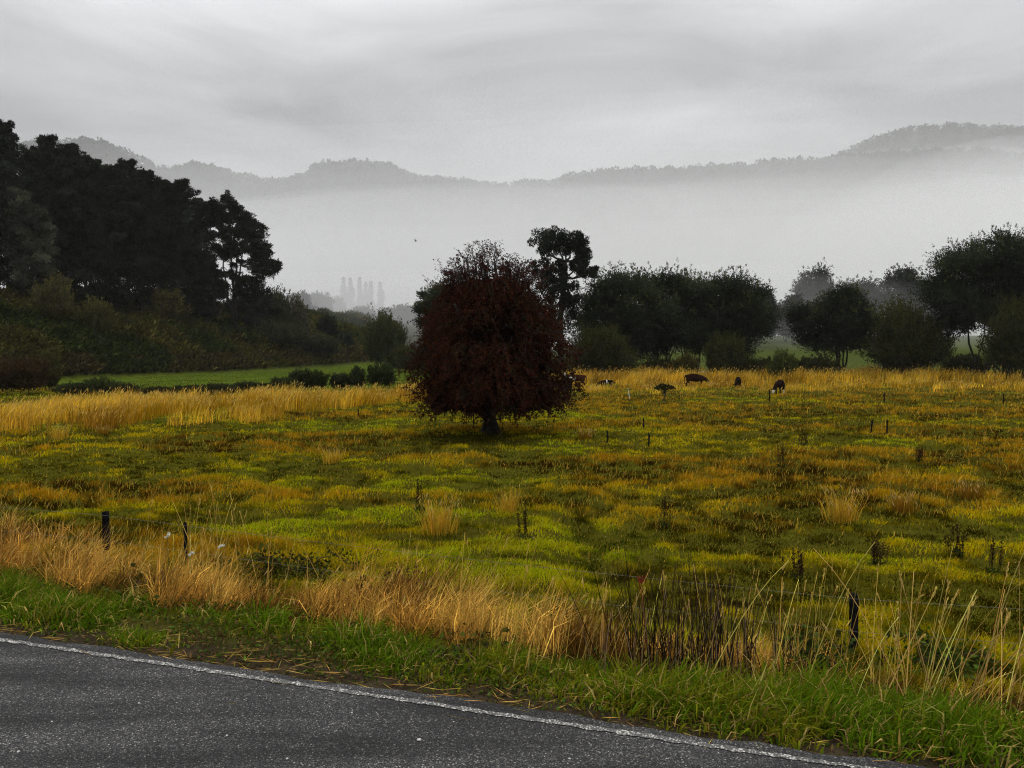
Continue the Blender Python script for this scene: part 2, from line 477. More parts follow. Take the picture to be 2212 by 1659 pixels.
# ---------------------------------------------------------------- air: thin haze everywhere, fog banks lying in the valley
def vol_mat(name, dens, col=(.995, .995, 1.0)):
    def b(nt, out):
        v = N(nt, 'ShaderNodeVolumePrincipled'); v.inputs['Color'].default_value = (*col, 1); v.inputs['Density'].default_value = dens
        v.inputs['Anisotropy'].default_value = FOG_G
        nt.links.new(v.outputs[0], out.inputs['Volume'])
    return mat(name, b)
def box(name, x0, x1, y0, y1, z0, z1, m):
    mb = MB()
    V = [[x, y, z] for z in (z0, z1) for y in (y0, y1) for x in (x0, x1)]
    mb.add(V, [[0, 2, 3, 1], [4, 5, 7, 6], [0, 1, 5, 4], [2, 6, 7, 3], [0, 4, 6, 2], [1, 3, 7, 5]])
    return mb.build(name, m)
def lens(name, c, r, m, nseg=64, nring=24, flat=2.0):
    """a smooth pillow of fog"""
    mb = MB(); V = []
    for a in range(1, nring):
        ph = math.pi * a / nring
        for b in range(nseg):
            th = 2 * math.pi * b / nseg
            V.append([c[0] + r[0] * math.sin(ph) * math.cos(th), c[1] + r[1] * math.sin(ph) * math.sin(th), c[2] + r[2] * math.cos(ph)])
    V = np.array(V); q = []
    for a in range(nring - 2):
        for b in range(nseg):
            q.append([a * nseg + b, (a + 1) * nseg + b, (a + 1) * nseg + (b + 1) % nseg, a * nseg + (b + 1) % nseg])
    n = len(V)
    V = np.concatenate([V, [[c[0], c[1], c[2] + r[2]], [c[0], c[1], c[2] - r[2]]]])
    t = [[n, b, (b + 1) % nseg] for b in range(nseg)] + [[n + 1, (nring - 2) * nseg + (b + 1) % nseg, (nring - 2) * nseg + b] for b in range(nseg)]
    # low swells along the top so that the bank's upper limit is not a ruled curve
    if len(r) > 3:
        V[:, 2] += np.where(V[:, 2] > c[2], (fbm(V[:, 0] * r[3], V[:, 1] * r[3], 77, 3) - .5) * r[4], 0)
    mb.add(V, q, t)
    return mb.build(name, m)
if FOG:
    tag(box('haze', -3300, 3300, -60, 2900, -45, 640, vol_mat('haze_air', HAZE_D)), 'thin grey haze over the whole valley', 'haze', kind='stuff')
    for k_, (c_, r_, d_) in enumerate(FOGS):
        tag(lens('fog_bank', c_, r_, vol_mat('fog_air', d_)), FOG_LAB[k_], 'fog', kind='stuff')
# ---------------------------------------------------------------- far hills under the mist
M_hill = noisy_mat('hill_bush', (.020, .026, .018), (.035, .042, .028), .02, .95, .2)
def interp(pts, x):
    p = np.array(pts, float); return np.interp(x, p[:, 0], p[:, 1])
def hill(name, pts, Y, depth, label, ntree, size, x0, x1, seed):
    """a long wooded ridge: pts are the crest in photograph pixels, Y its distance; real slopes on both sides"""
    nx, nv = 420, 26
    pxs = np.linspace(x0, x1, nx)
    row = interp(pts, pxs)
    crest = np.array([at(a, b, Y) for a, b in zip(pxs, row)])
    crest[:, 2] += (fbm(pxs * .02, pxs * 0, seed, 3) - .5) * 6
    v = np.linspace(-1, 1.0, nv)
    V = []
    for k in v:
        prof = 1 - np.abs(k) ** 1.25
        z = -20 + (crest[:, 2] + 20) * prof
        yy = crest[:, 1] + k * depth + (fbm(pxs * .01, pxs * 0 + k * 2, seed + 3, 3) - .5) * 80 * abs(k)
        z = z + (fbm(crest[:, 0] * .012, yy * .012, seed + 5, 4) - .5) * 50 * (1 - prof) * (abs(k) < .98)
        V.append(np.stack([crest[:, 0], yy, z], 1))
    V = np.concatenate(V); i = np.arange(nv - 1)[:, None] * nx; j = np.arange(nx - 1)[None]
    mb = MB(); mb.add(V, np.stack([i + j, i + j + 1, i + nx + j + 1, i + nx + j], -1).reshape(-1, 4))
    tag(mb.build(name, M_hill, None, True), label, 'hill', kind='structure')
    # the bush on it, crown by crown
    mb = MB(); g = V.reshape(nv, nx, 3)
    fa = rng.uniform(0, nx - 1.01, ntree); fb = nv / 2 - np.abs(rng.normal(0, 3.6, ntree))
    fb = np.clip(fb, 0, nv / 2 + .4)
    ia, ib = fa.astype(int), fb.astype(int)
    wa, wb = (fa - ia)[:, None], (fb - ib)[:, None]
    P = (g[ib, ia] * (1 - wa) + g[ib, ia + 1] * wa) * (1 - wb) + (g[np.minimum(ib + 1, nv - 1), ia] * (1 - wa) + g[np.minimum(ib + 1, nv - 1), ia + 1] * wa) * wb
    big = fbm(P[:, 0] * .01, P[:, 1] * .01, seed + 9, 2)
    hh = size * rng.uniform(.5, 1.25, ntree) * (.5 + big)
    m = 34
    d = rdir(ntree * m, .35).reshape(ntree, m, 3)
    rr = rng.uniform(.35, 1, (ntree, m, 1)) ** .5
    sh = np.stack([hh * .42, hh * .42, hh * .55], 1)[:, None]
    Q = P[:, None] + np.array([0, 0, 1.0]) * (hh * .5)[:, None, None] + d * rr * sh
    cards(mb, Q.reshape(-1, 3), (d + rng.normal(0, .5, d.shape)).reshape(-1, 3), np.repeat(hh * .34, m), np.repeat(hh * .22, m), np.repeat(vary((.022, .028, .018), ntree), m, 0))
    return mb

R1 = [(-900, 264), (-300, 294), (60, 318), (190, 312), (235, 322), (290, 347), (350, 372), (380, 380), (425, 367), (500, 382), (585, 398), (640, 394), (700, 370), (760, 364),
      (830, 367), (880, 384), (1000, 394), (1100, 404), (1200, 398), (1340, 382), (1480, 378), (1600, 372), (1720, 360), (1830, 349), (1960, 336), (2080, 326), (2212, 344), (2500, 334), (3000, 314)]
R2 = [(900, 422), (1400, 407), (1700, 374), (1800, 347), (1850, 317), (1900, 297), (1960, 280), (2050, 272), (2212, 275), (2400, 262), (3000, 282)]
mb = hill('hill', R1, 1000, 380, 'long wooded ridge standing above the fog bank across the valley', 9500, 9, -900, 3000, 40)
tag(mb.build('ridge_forest', M_far), 'dark bush covering the misty ridge across the valley', 'forest', kind='stuff')
mb = hill('far_hill', R2, 1700, 500, 'fainter round hill rising behind the ridge on the right', 4200, 11, 1300, 3000, 60)
tag(mb.build('far_hill_forest', M_far), 'faint bush on the round hill behind the ridge', 'forest', kind='stuff')

# ---------------------------------------------------------------- trees
def ellip_leaves(mb, c, r, n, L, Wd, col, out=.6, up=.25, shell=.45, droop=0.0, cv=.18):
    d = rdir(n)
    rad = rng.uniform(shell, 1.0, n) ** .6
    p = c + d * rad[:, None] * np.asarray(r)
    dd = d * out + rdir(n) * .8 + np.array([0, 0, up - droop])
    cards(mb, p, dd, L * rng.uniform(.6, 1.4, n), Wd * rng.uniform(.7, 1.3, n), vary(col, n, cv))
    return p

def brush(mb, tb, loc, c, r, nsh, per, L, Wd, col, tip, up=.9):
    """a bush of many arching shoots: each shoot starts low inside and ends on an uneven dome"""
    d = rdir(nsh, .55); d[:, 2] = np.maximum(d[:, 2], -.35)
    lump = .56 + .78 * vn(np.arctan2(d[:, 1], d[:, 0]) * 2.1 + c[0], d[:, 2] * 2.6 + c[1], 7)
    reach = rng.uniform(.45, 1.0, nsh) ** .6 * lump
    e = c + d * r * reach[:, None]
    e[:, 2] += r[2] * np.abs(rng.normal(0, .13, nsh)) * (d[:, 2] > .2)
    b = np.stack([loc[0] + (e[:, 0] - loc[0]) * .45 + rng.normal(0, .12, nsh) * r[0], loc[1] + (e[:, 1] - loc[1]) * .45 + rng.normal(0, .12, nsh) * r[1], loc[2] + (e[:, 2] - loc[2]) * rng.uniform(0, .35, nsh)], 1)
    tone = np.exp(rng.normal(0, .28, nsh))
    u = rng.uniform(.25, 1.0, (nsh, per))
    q = b[:, None] + (e - b)[:, None] * u[..., None]
    q[..., 2] += (np.sin(u * math.pi) * .10 * r[2])
    q += rng.normal(0, .055, q.shape) * r * (1.15 - u)[..., None] + rng.normal(0, L * .25, q.shape)
    dd = unit(e - b)[:, None] + rng.normal(0, .55, q.shape) + np.array([0, 0, .35 * up])
    base = np.asarray(col)[None, None] * tone[:, None, None]
    cc = base * (1 - (u[..., None] > .86) * .7) + np.asarray(tip)[None, None] * (u[..., None] > .86) * .7
    cc = cc * np.exp(rng.normal(0, .22, (nsh, per, 1)))
    n = nsh * per
    cards(mb, q.reshape(-1, 3), dd.reshape(-1, 3), L * rng.uniform(.6, 1.5, n), Wd * rng.uniform(.7, 1.3, n), cc.reshape(-1, 3))
    for k in range(0, nsh, max(1, nsh // 40)):
        tube(tb, bend(b[k], b[k] + (e[k] - b[k]) * .9, 4, .08 * r[2]), np.linspace(.035, .012, 4) * max(.4, r[2] / 3), 4)

def lobed_crown(mb, tb, base, c, r, nlobe, nleaf, L, Wd, col, lobe=.36, limb=.10, shoots=0, skirt=0.0, stems=None, flat=.8, seedv=None, top_col=None):
    """a crown of overlapping clumps carried by limbs; shoots = upright whips along its upper outline"""
    c = np.asarray(c, float); r = np.asarray(r, float)
    k = np.arange(nlobe) + .5
    zc = 1 - 2 * k / nlobe; th = k * 2.39996 + rng.uniform(0, 6)
    D = np.stack([np.sqrt(1 - zc ** 2) * np.cos(th), np.sqrt(1 - zc ** 2) * np.sin(th), zc], 1)
    D = unit(D + rng.normal(0, .18, D.shape))
    keep = D[:, 2] > -.92 + skirt
    D = D[keep]
    C = c + D * r * (1 - lobe * .72) * rng.uniform(.76, 1.06, (len(D), 1))
    C = np.concatenate([C, c + rdir(max(3, nlobe // 5)) * r * .35])
    w = rng.uniform(.55, 1.3, len(C)); w[-max(3, nlobe // 5):] = 1.15
    per = (nleaf * w ** 2 / (w ** 2).sum()).astype(int)
    stems = stems if stems is not None else [base]
    for q, n, s in zip(C, per, w):
        cl = np.asarray(col) * math.exp(rng.normal(0, .28))
        rl = r * lobe * s * np.array([1.1, 1.1, flat * 1.05]); per_ = 14; ns_ = max(1, n // per_)
        d_ = rdir(ns_, .30); out_ = unit((q - c) / r + [0, 0, .5])
        e_ = q + d_ * rl * rng.uniform(.45, 1.0, (ns_, 1)); b_ = q + d_ * rl * .1 - out_ * rl * .25
        u_ = rng.uniform(.15, 1, (ns_, per_))
        qq = b_[:, None] + (e_ - b_)[:, None] * u_[..., None] + rng.normal(0, L * .35, (ns_, per_, 3))
        dd_ = unit(e_ - b_)[:, None] * 1.2 + rng.normal(0, .5, qq.shape) + [0, 0, .25]
        cards(mb, qq.reshape(-1, 3), dd_.reshape(-1, 3), L * rng.uniform(.6, 1.4, ns_ * per_), Wd * rng.uniform(.7, 1.3, ns_ * per_), (cl * np.exp(rng.normal(0, .2, (ns_, 1, 1))) * np.exp(rng.normal(0, .18, (ns_, per_, 1)))).reshape(-1, 3))
        b = stems[rng.integers(len(stems))]
        mid = np.asarray(b) * .45 + q * .55 + np.array([0, 0, r[2] * .05])
        P = np.concatenate([bend(b, mid, 4, 0, r[0] * .025), bend(mid, q, 3, r[2] * .08)[1:]])
        tube(tb, P, np.linspace(limb * rng.uniform(.5, 1), limb * .12, len(P)), 5)
    if shoots:
        # upright whips grow out of the clumps themselves
        ns = shoots * 2
        ci = rng.choice(len(C), ns, p=w / w.sum())
        d = rdir(ns, 1.0)
        p = C[ci] + d * (r * lobe)[None] * (w[ci] * rng.uniform(.75, 1.0, ns))[:, None]
        k = ((p - c) / r)[:, 2] > .05; p = p[k]; ns = len(p)
        hl = r[2] * rng.uniform(.02, .09, ns)
        az = rng.uniform(0, 6.28, ns); ln = rng.uniform(0, .3, ns)
        m = 9
        t = rng.uniform(0, 1, (ns, m))
        q = p[:, None] + (np.stack([np.sin(ln) * np.cos(az), np.sin(ln) * np.sin(az), np.cos(ln)], 1) * hl[:, None])[:, None] * t[..., None]
        dd = rdir(ns * m, 1.6)
        cards(mb, q.reshape(-1, 3), dd, L * 1.2, Wd * .7, vary(top_col if top_col is not None else col, ns * m, .2))

def tree(name, loc, label, cat, fn, group=None, m=None, trunk='trunk'):
    root = thing(name, loc, label, cat, group)
    mb, tb = MB(), MB()
    fn(mb, tb, np.asarray(loc, float))
    if tb.n: tb.build(trunk, M_bark, root, True)
    mb.build('crown' if cat == 'tree' else 'foliage', m or M_leaf, root)
    return root

def px_r(n, Y): return n * Y / F

WG = (.027, .034, .018)      # grey-green willow
WT = (.070, .076, .024)      # its yellower upright tips
TO_GROUND = ('bush', 'shrub')
def willow(label, px, row, rx, ry, Y, nleaf=15000, nl=26, stems=6, spread=.45, cat='tree', col=WG, tip=WT, shoots=240, base_px=None, skirt=0.0, depth=.85, group='willows along the far side of the pasture', name='willow_tree', lobe=.36):
    c = at(px, row, Y); bx = at(base_px if base_px else px, row, Y)[0]
    r = np.array([px_r(rx, Y), px_r(rx, Y) * depth, px_r(ry, Y)])
    loc = np.array([bx, Y, float(G(bx, Y))])
    if cat in TO_GROUND:                          # bushes are leafy down to the ground
        tz = c[2] + r[2]; c[2] = (tz + loc[2] - .1) / 2; r[2] = max(.35, (tz - loc[2] + .1) / 2)
    nleaf = int(nleaf * (2.9 if cat == 'tree' and Y < 120 else 1.5))
    def fn(mb, tb, loc):
        if cat in TO_GROUND:
            brush(mb, tb, loc, c, r, max(60, nleaf // 26), 26, .0030 * Y, .0030 * Y * .40, col, tip); return
        st = []
        for k in range(stems):
            a = rng.uniform(0, 6.28); q = spread * r[0] * rng.uniform(.35, 1)
            top = np.array([c[0] + math.cos(a) * q, c[1] + math.sin(a) * q * .8, c[2] - r[2] * rng.uniform(.15, .5)])
            b0 = loc + np.array([math.cos(a) * .5, math.sin(a) * .4, -.15])
            w0 = rng.uniform(.09, .17)
            tube(tb, bend(b0, top, 6, 0, .12), np.linspace(w0, w0 * .5, 6), 6); st.append(top)
        L = .0026 * Y
        lobed_crown(mb, tb, loc, c, r, nl, nleaf, L, L * .46, col, lobe, .07, shoots, skirt, st, .8, None, tip)
    return tree(name, loc, label, cat, fn, group)
# ---------------------------------------------------------------- the red tree in the middle of the pasture
def hero_tree():
    loc = ghit(1060, 934)
    Y = loc[1]; k = Y / F
    cx = at(1058, 760, Y)[0]; cyy = Y
    zr = lambda row: 2.0 + (770 - row) * k
    rows = np.array([590, 610, 632, 660, 695, 745, 790, 830, 865, 886.0])
    half = np.array([40, 66, 92, 118, 144, 164, 172, 178, 176, 150.0]) * k
    zs = zr(rows)[::-1]; hf = half[::-1]
    def prof(z): return np.interp(z, zs, hf)
    def rag(th, z): return .70 + .34 * vn(th * 2.6 + 30, z * 1.5, 14) + .26 * vn(math.cos(th) * 1.6 + 5, math.sin(th) * 1.6 + z * .7, 15)
    root = thing('red_tree', loc, 'rounded dark red tree with drooping sprays standing alone in the middle of the pasture', 'tree')
    tb, mb = MB(), MB()
    b = np.array([cx + .02, cyy, loc[2]])
    # trunk with flared foot and its limbs
    tp = [b + [0, 0, -.2], b + [.02, 0, .02], b + [0, 0, .22], b + [-.01, 0, .55], b + [.03, 0, 1.0], b + [.02, .05, 1.6]]
    tube(tb, tp, [.34, .27, .225, .205, .20, .17], 12)
    for a in range(6):
        th = a * 1.05 + .3
        tube(tb, [b + [math.cos(th) * .42, math.sin(th) * .42, -.12], b + [math.cos(th) * .27, math.sin(th) * .27, .04], b + [math.cos(th) * .16, math.sin(th) * .16, .42]], [.05, .10, .07], 6)
    tube(tb, [b + [.15, -.05, .46], b + [.38, -.12, .48], b + [.45, -.13, .54]], [.045, .03, .02], 6)
    tips = []
    for a in range(13):
        th = a * 2.4 + 2.9; rr = rng.uniform(1.1, 2.5); zt = rng.uniform(1.5, 4.6)
        e = b + np.array([math.cos(th) * rr, math.sin(th) * rr, zt])
        s = b + np.array([0, 0, rng.uniform(.45, 1.3)])
        P = np.concatenate([bend(s, s * .5 + e * .5 + [0, 0, .25], 4, .1, .04), bend(s * .5 + e * .5 + [0, 0, .25], e, 4, .05, .04)[1:]])
        tube(tb, P, np.linspace(.13, .035, len(P)), 7); tips.append(P)
    # the long limb low on the left
    P = bend(b + [-.05, -.05, .42], b + [-1.15, -.5, 1.35], 6, .06, .03); tube(tb, P, np.linspace(.15, .06, 6), 8)
    def spray(s, out, L, droop, nl, tw, col, lw=1.0, thick=.007):
        t = np.linspace(0, 1, 7)[:, None]
        P = s + out * L * t + np.array([0, 0, 1.0]) * (L * (.35 * t - droop * t * t))
        P += rng.normal(0, .025, P.shape) * t
        tube(tb, P, np.linspace(thick, thick * .4, 7), 3, tw)
        u = rng.uniform(.1, 1, nl) * 6 - 1e-6; i = np.minimum(u.astype(int), 5); w = (u - i)[:, None]
        q = P[i] * (1 - w) + P[i + 1] * w + rng.normal(0, .035, (nl, 3))
        d = rdir(nl) + (P[i + 1] - P[i]) * 3 - np.array([0, 0, .25])
        cards(mb, q, d, .085 * lw * rng.uniform(.6, 1.4, nl), .05 * lw * rng.uniform(.7, 1.3, nl), vary(col, nl, .28, .12))
    n = 2900
    for _ in range(n):
        z = zs[0] - .12 + (zr(606) - zs[0]) * rng.uniform(0, 1) ** .85
        th = rng.uniform(0, 6.283)
        R_ = prof(z) * rag(th, z); fr = math.sqrt(rng.uniform(.05, 1.0))
        clump = vn(th * 2.2 + 9, z * 1.5, 4)
        if clump < .36 and fr > .66: continue
        s = np.array([cx + math.cos(th) * R_ * fr * .86, cyy + math.sin(th) * R_ * fr * .86, z + .1])
        # a thin place low on the left lets the paddock shine through
        if s[0] < cx - 1.95 and zr(880) < z < zr(790) and rng.uniform() < .72: continue
        out = np.array([math.cos(th), math.sin(th), 0]) + rng.normal(0, .35, 3) * [1, 1, .3]
        c = np.array([.034, .0105, .0050]) * (0.30 + 1.5 * clump)
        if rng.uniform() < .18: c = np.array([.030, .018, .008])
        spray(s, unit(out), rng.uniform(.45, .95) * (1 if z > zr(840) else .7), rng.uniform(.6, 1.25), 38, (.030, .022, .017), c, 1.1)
    # unruly long shoots that break the outline
    for _ in range(330):
        z = zs[0] + (zr(640) - zs[0]) * rng.uniform(0, 1) ** .9; th = rng.uniform(0, 6.283); R_ = prof(z) * rag(th, z) * .84
        s = np.array([cx + math.cos(th) * R_, cyy + math.sin(th) * R_, z + .1])
        out = np.array([math.cos(th), math.sin(th), rng.uniform(-.1, .8)]) + rng.normal(0, .25, 3)
        spray(s, unit(out), rng.uniform(.6, 1.15), rng.uniform(.2, 1.0), 22, (.030, .022, .017), np.array([.034, .0115, .0055]) * rng.uniform(.6, 1.6), 1.0)
    # inner leaves, thinly spread
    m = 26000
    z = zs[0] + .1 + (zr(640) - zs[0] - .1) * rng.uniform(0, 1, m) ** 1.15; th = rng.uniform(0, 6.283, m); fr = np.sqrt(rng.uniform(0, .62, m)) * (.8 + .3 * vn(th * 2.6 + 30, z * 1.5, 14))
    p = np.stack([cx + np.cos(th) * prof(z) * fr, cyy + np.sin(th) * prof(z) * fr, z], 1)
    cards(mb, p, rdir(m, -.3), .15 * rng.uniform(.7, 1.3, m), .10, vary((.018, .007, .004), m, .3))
    # loose open top: whips that rise above the dome and nod over
    for _ in range(125):
        x0 = rng.uniform(-100, 116); th = rng.uniform(0, 6.283)
        s = np.array([cx + (x0 * .75 - 6) * k, cyy + rng.normal(0, .8), zr(rng.uniform(600, 665))])
        topr = 528 + 62 * abs((x0 - 5) / 108.0) ** 1.6 + rng.gamma(1.6, 16) 
        h = zr(topr) - s[2]
        if h < .15: continue
        e = s + np.array([x0 * k * rng.uniform(.15, .5) + rng.normal(0, .15), rng.normal(0, .35), h])
        P = bend(s, e, 6, 0, .05); tube(tb, P, np.linspace(.022, .007, 6), 4)
        for j in range(rng.integers(5, 9)):
            f = rng.uniform(.25, 1); q = s + (e - s) * f
            a = rng.uniform(0, 6.283)
            out = unit(np.array([math.cos(a), math.sin(a) * .7, .5]))
            spray(q, out, rng.uniform(.16, .42), rng.uniform(.1, .8), rng.integers(8, 17), (.03, .020, .016), (.042, .013, .009), .8, .005)
    # pale dead twigs showing in the crown
    for _ in range(150):
        z = rng.uniform(zs[0], zr(640)); th = rng.uniform(math.pi * .95, math.pi * 2.05)
        R_ = prof(z) * rng.uniform(.9, 1.02)
        s = np.array([cx + math.cos(th) * R_, cyy + math.sin(th) * R_, z])
        P = s + np.cumsum(np.concatenate([[[0, 0, 0]], rng.normal(0, .055, (4, 3)) + [rng.normal(0, .05), -.02, -.05]]), 0)
        tube(tb, P, np.linspace(.008, .004, 5), 3)
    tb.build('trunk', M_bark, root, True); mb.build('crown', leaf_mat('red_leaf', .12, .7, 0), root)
    return loc
HERO = hero_tree()

# ---------------------------------------------------------------- umbrella pine behind it
def cloud_pine():
    Y = 84.0
    loc = np.array([at(1214, 700, Y)[0], Y, float(G(at(1214, 700, Y)[0], Y))])
    def fn(mb, tb, loc):
        tr = [loc + [0, 0, -.3], at(1212, 760, Y), at(1210, 690, Y), at(1216, 640, Y), at(1214, 600, Y), at(1222, 565, Y)]
        tube(tb, tr, [.42, .36, .33, .29, .24, .17], 9)
        L = [(1168, 524, 30, 20), (1200, 514, 26, 18), (1186, 540, 26, 14), (1238, 520, 26, 19), (1262, 532, 22, 20), (1222, 528, 24, 18), (1256, 550, 22, 13), (1268, 582, 26, 15), (1284, 588, 13, 9), (1248, 575, 18, 10),
             (1168, 578, 26, 15), (1186, 596, 28, 16), (1205, 582, 22, 14), (1232, 612, 24, 17), (1182, 622, 26, 18), (1212, 640, 28, 20), (1192, 660, 24, 20), (1226, 668, 26, 22), (1206, 700, 26, 26), (1236, 640, 18, 14)]
        for (px, row, rx, ry) in L:
            yy = Y + rng.normal(0, 1.2)
            c = at(px, row, yy); r = np.array([px_r(rx, Y) * .95, px_r(rx, Y), px_r(ry, Y) * 1.3])
            col = np.array([.020, .025, .016]) * math.exp(rng.normal(0, .2))
            for _ in range(11):
                d = rdir(1)[0] * r * .72
                ellip_leaves(mb, c + d, r * rng.uniform(.28, .5), 150, .26, .11, col, .7, .5, .2)
            s = tr[3] if row > 600 else tr[4] if row > 560 else tr[5]
            m = s * .4 + c * .6 - np.array([0, 0, r[2] * .4])
            tube(tb, np.concatenate([bend(s, m, 4, -.15, .08), bend(m, c, 3)[1:]]), np.linspace(.15, .05, 6), 6)
    tree('cloud_pine', loc, 'tall pine with flat cloud like foliage pads rising behind the red tree', 'tree', fn)
cloud_pine()

# ---------------------------------------------------------------- willows and bushes along the far side
def wil(label, *a, **k): return willow(label, *a, **k)
wil('willow showing only its left edge behind the red tree', 962, 672, 84, 70, 82, 22000, 26, 4)
wil('widest willow of the row, directly right of the cloud like pine', 1330, 690, 116, 114, 93, 30000, 34, 7)
wil('tall flat topped willow between the widest willow and the round one', 1428, 684, 108, 110, 97, 30000, 34, 8)
wil('round willow closing the right end of the middle group', 1568, 690, 120, 110, 95, 32000, 36, 8, base_px=1545)
wil('willow with fanned bare stems standing alone right of the gap', 1800, 700, 112, 90, 94, 26000, 30, 9, .5, base_px=1818)
wil('biggest willow, leaning at the right edge of the pasture', 2142, 628, 165, 144, 86, 60000, 52, 5, base_px=2118)
BG = (.032, .036, .013); BT = (.062, .062, .016)
def bush(label, px, row, rx, ry, Y, n=14000, nl=20, col=BG, tip=BT, group='bushes under the willows', name='bush', shoots=330, depth=.8, lobe=.4):
    return willow(label, px, row, rx, ry, Y, n, nl, 3, .3, 'bush', col, tip, shoots, None, -.3, depth, group, name, lobe)
bush('wide low bush between the red tree and the bare willow stems', 1300, 762, 92, 58, 86, 22000)
bush('rounded bush under the round willow', 1570, 768, 58, 46, 88, 13000)
bush('small yellowish bush in front of the bare willow stems', 1482, 786, 34, 18, 86, 5000, 10, (.05, .045, .012), (.09, .08, .02))
bush('small pointed green bush in the gap between the willows', 1692, 784, 34, 26, 84, 6000, 10, (.04, .055, .014), (.09, .10, .02))
bush('broad olive bush in front of the willow with fanned stems', 1965, 735, 108, 78, 88, 28000, 26)
bush('tall narrow bush behind the top of the broad olive bush', 1935, 690, 40, 40, 91, 9000, 14)
bush('olive bush at the right edge below the biggest willow', 2205, 730, 92, 88, 80, 24000, 24)
bush('rounded green bush standing alone left of the red tree', 835, 728, 56, 56, 128, 17000, 22, (.034, .042, .016))
for l_, q_ in (('low scrub filling the gap under the tall flat topped willow', (1425, 796, 50, 18)), ('low scrub under the right side of the round willow', (1642, 796, 42, 18)),
               ('low scrub at the stems of the willow standing alone', (1760, 792, 62, 20)), ('low scrub between the broad olive bush and the biggest willow', (2080, 788, 50, 22))):
    bush(l_, *q_, 92, 6000, 12)
wil('willow behind the joint of the flat topped and the round willow', 1496, 690, 84, 102, 101, 24000, 30, 6)
bush('low dark scrub at the foot of the rounded green bush', 880, 768, 44, 20, 124, 8000, 12)

# ---------------------------------------------------------------- pines on the spur at the left
def pine(label, px, toprow, Y, wpx, col=(.0155, .0185, .012), nb=64, start=.30, lean=0.0, group='dark pines crowding the spur on the left', right=0.0, dens=1.0, name='pine_tree'):
    top = at(px, toprow, Y); x = top[0] + lean
    loc = np.array([x, Y, float(G(x, Y))])
    H = top[2] - loc[2]; w = px_r(wpx, Y) * 1.2
    def fn(mb, tb, loc):
        nt_ = 9
        P = loc + (top - loc) * np.linspace(-.02, 1, nt_)[:, None]; P[1:-1, :2] += rng.normal(0, .15, (nt_ - 2, 2))
        tube(tb, P, np.linspace(.34, .05, nt_), 7)
        for b in range(nb):
            t = start + (1 - start) * (b + rng.uniform(0, 1)) / nb
            i = min(int((t + .02) / 1.02 * (nt_ - 1)), nt_ - 2); f = (t + .02) / 1.02 * (nt_ - 1) - i
            s = P[i] * (1 - f) + P[i + 1] * f
            th = b * 2.39996 + rng.uniform(-.4, .4)
            tt = (t - start) / (1 - start)
            pr = min(1, .55 + 1.6 * tt) * (1 - tt) ** .55 + .10
            L = w * pr * rng.uniform(.55, 1.15) * (1 + right * math.cos(th))
            up = .10 + .55 * tt ** 2 + rng.normal(0, .1)
            e = s + np.array([math.cos(th), math.sin(th), up]) * L
            bp = bend(s, e, 5, -.07 * L, .06 * L); tube(tb, bp, np.linspace(.07 + .02 * L / 3, .02, 5), 4)
            tb_ = math.exp(rng.normal(.05, .42))
            for q in np.linspace(.25, 1.16, 6):
                c = s + (e - s) * q + rng.normal(0, .14 * L ** .5, 3) + np.array([0, 0, .12])
                m = int(62 * dens * (.7 + .6 * rng.uniform())); ctone = math.exp(rng.normal(0, .25)) * tb_
                ellip_leaves(mb, c, np.array([.42, .42, .24]) * (L ** .5) * (1.35 if q < 1 else .8), m, .46, .155, np.asarray(col) * ctone, .9, .55, .1)
    return tree(name, loc, label, 'tree', fn, group)
PN = [(-70, 290, 128, 55), (12, 274, 124, 46), (62, 332, 132, 40), (104, 302, 128, 48), (152, 318, 134, 42), (206, 352, 138, 40), (242, 368, 134, 36), (272, 356, 142, 46), (318, 378, 138, 44),
      (352, 396, 146, 38), (393, 397, 142, 46), (430, 436, 150, 34)]
PL = ['pine cut by the left edge of the picture', 'tallest pine at the left with a spiky double top', 'lower pine in the dip right of the tallest one', 'broad pine with a flat lumpy top near the left edge',
      'slender pine with ragged upper branches, fifth from the left edge', 'pine with a low rounded top, left of the flat topped stretch', 'narrow pine filling the notch before the flat topped stretch',
      'pine with a flat wide top in the middle of the stand', 'pine with a bumpy crown right of the flat wide one', 'smaller pine tucked before the fan topped one', 'fan topped pine near the right end of the stand',
      'short pine just left of the spreading end pine']
for (a, b, c, d), l in zip(PN, PL): pine(l, a, b, c, d, start=.24)
for (a, b, c, d), l in zip([(-30, 325, 138, 44), (84, 328, 140, 40), (128, 330, 142, 38), (180, 345, 144, 40), (224, 366, 144, 40), (297, 376, 148, 44), (372, 404, 150, 40)],
    ['rear pine near the left edge, lower than the tallest one', 'rear pine between the lower pine and the broad flat topped one', 'rear pine between the broad flat topped one and the slender ragged one', 'rear pine right behind the slender ragged pine',
     'rear pine behind the low rounded top', 'rear pine joining the flat wide top and the bumpy crown', 'rear pine joining the tucked pine and the fan topped one']): pine(l, a, b, c, d, start=.2, group='rear pines of the stand on the spur')
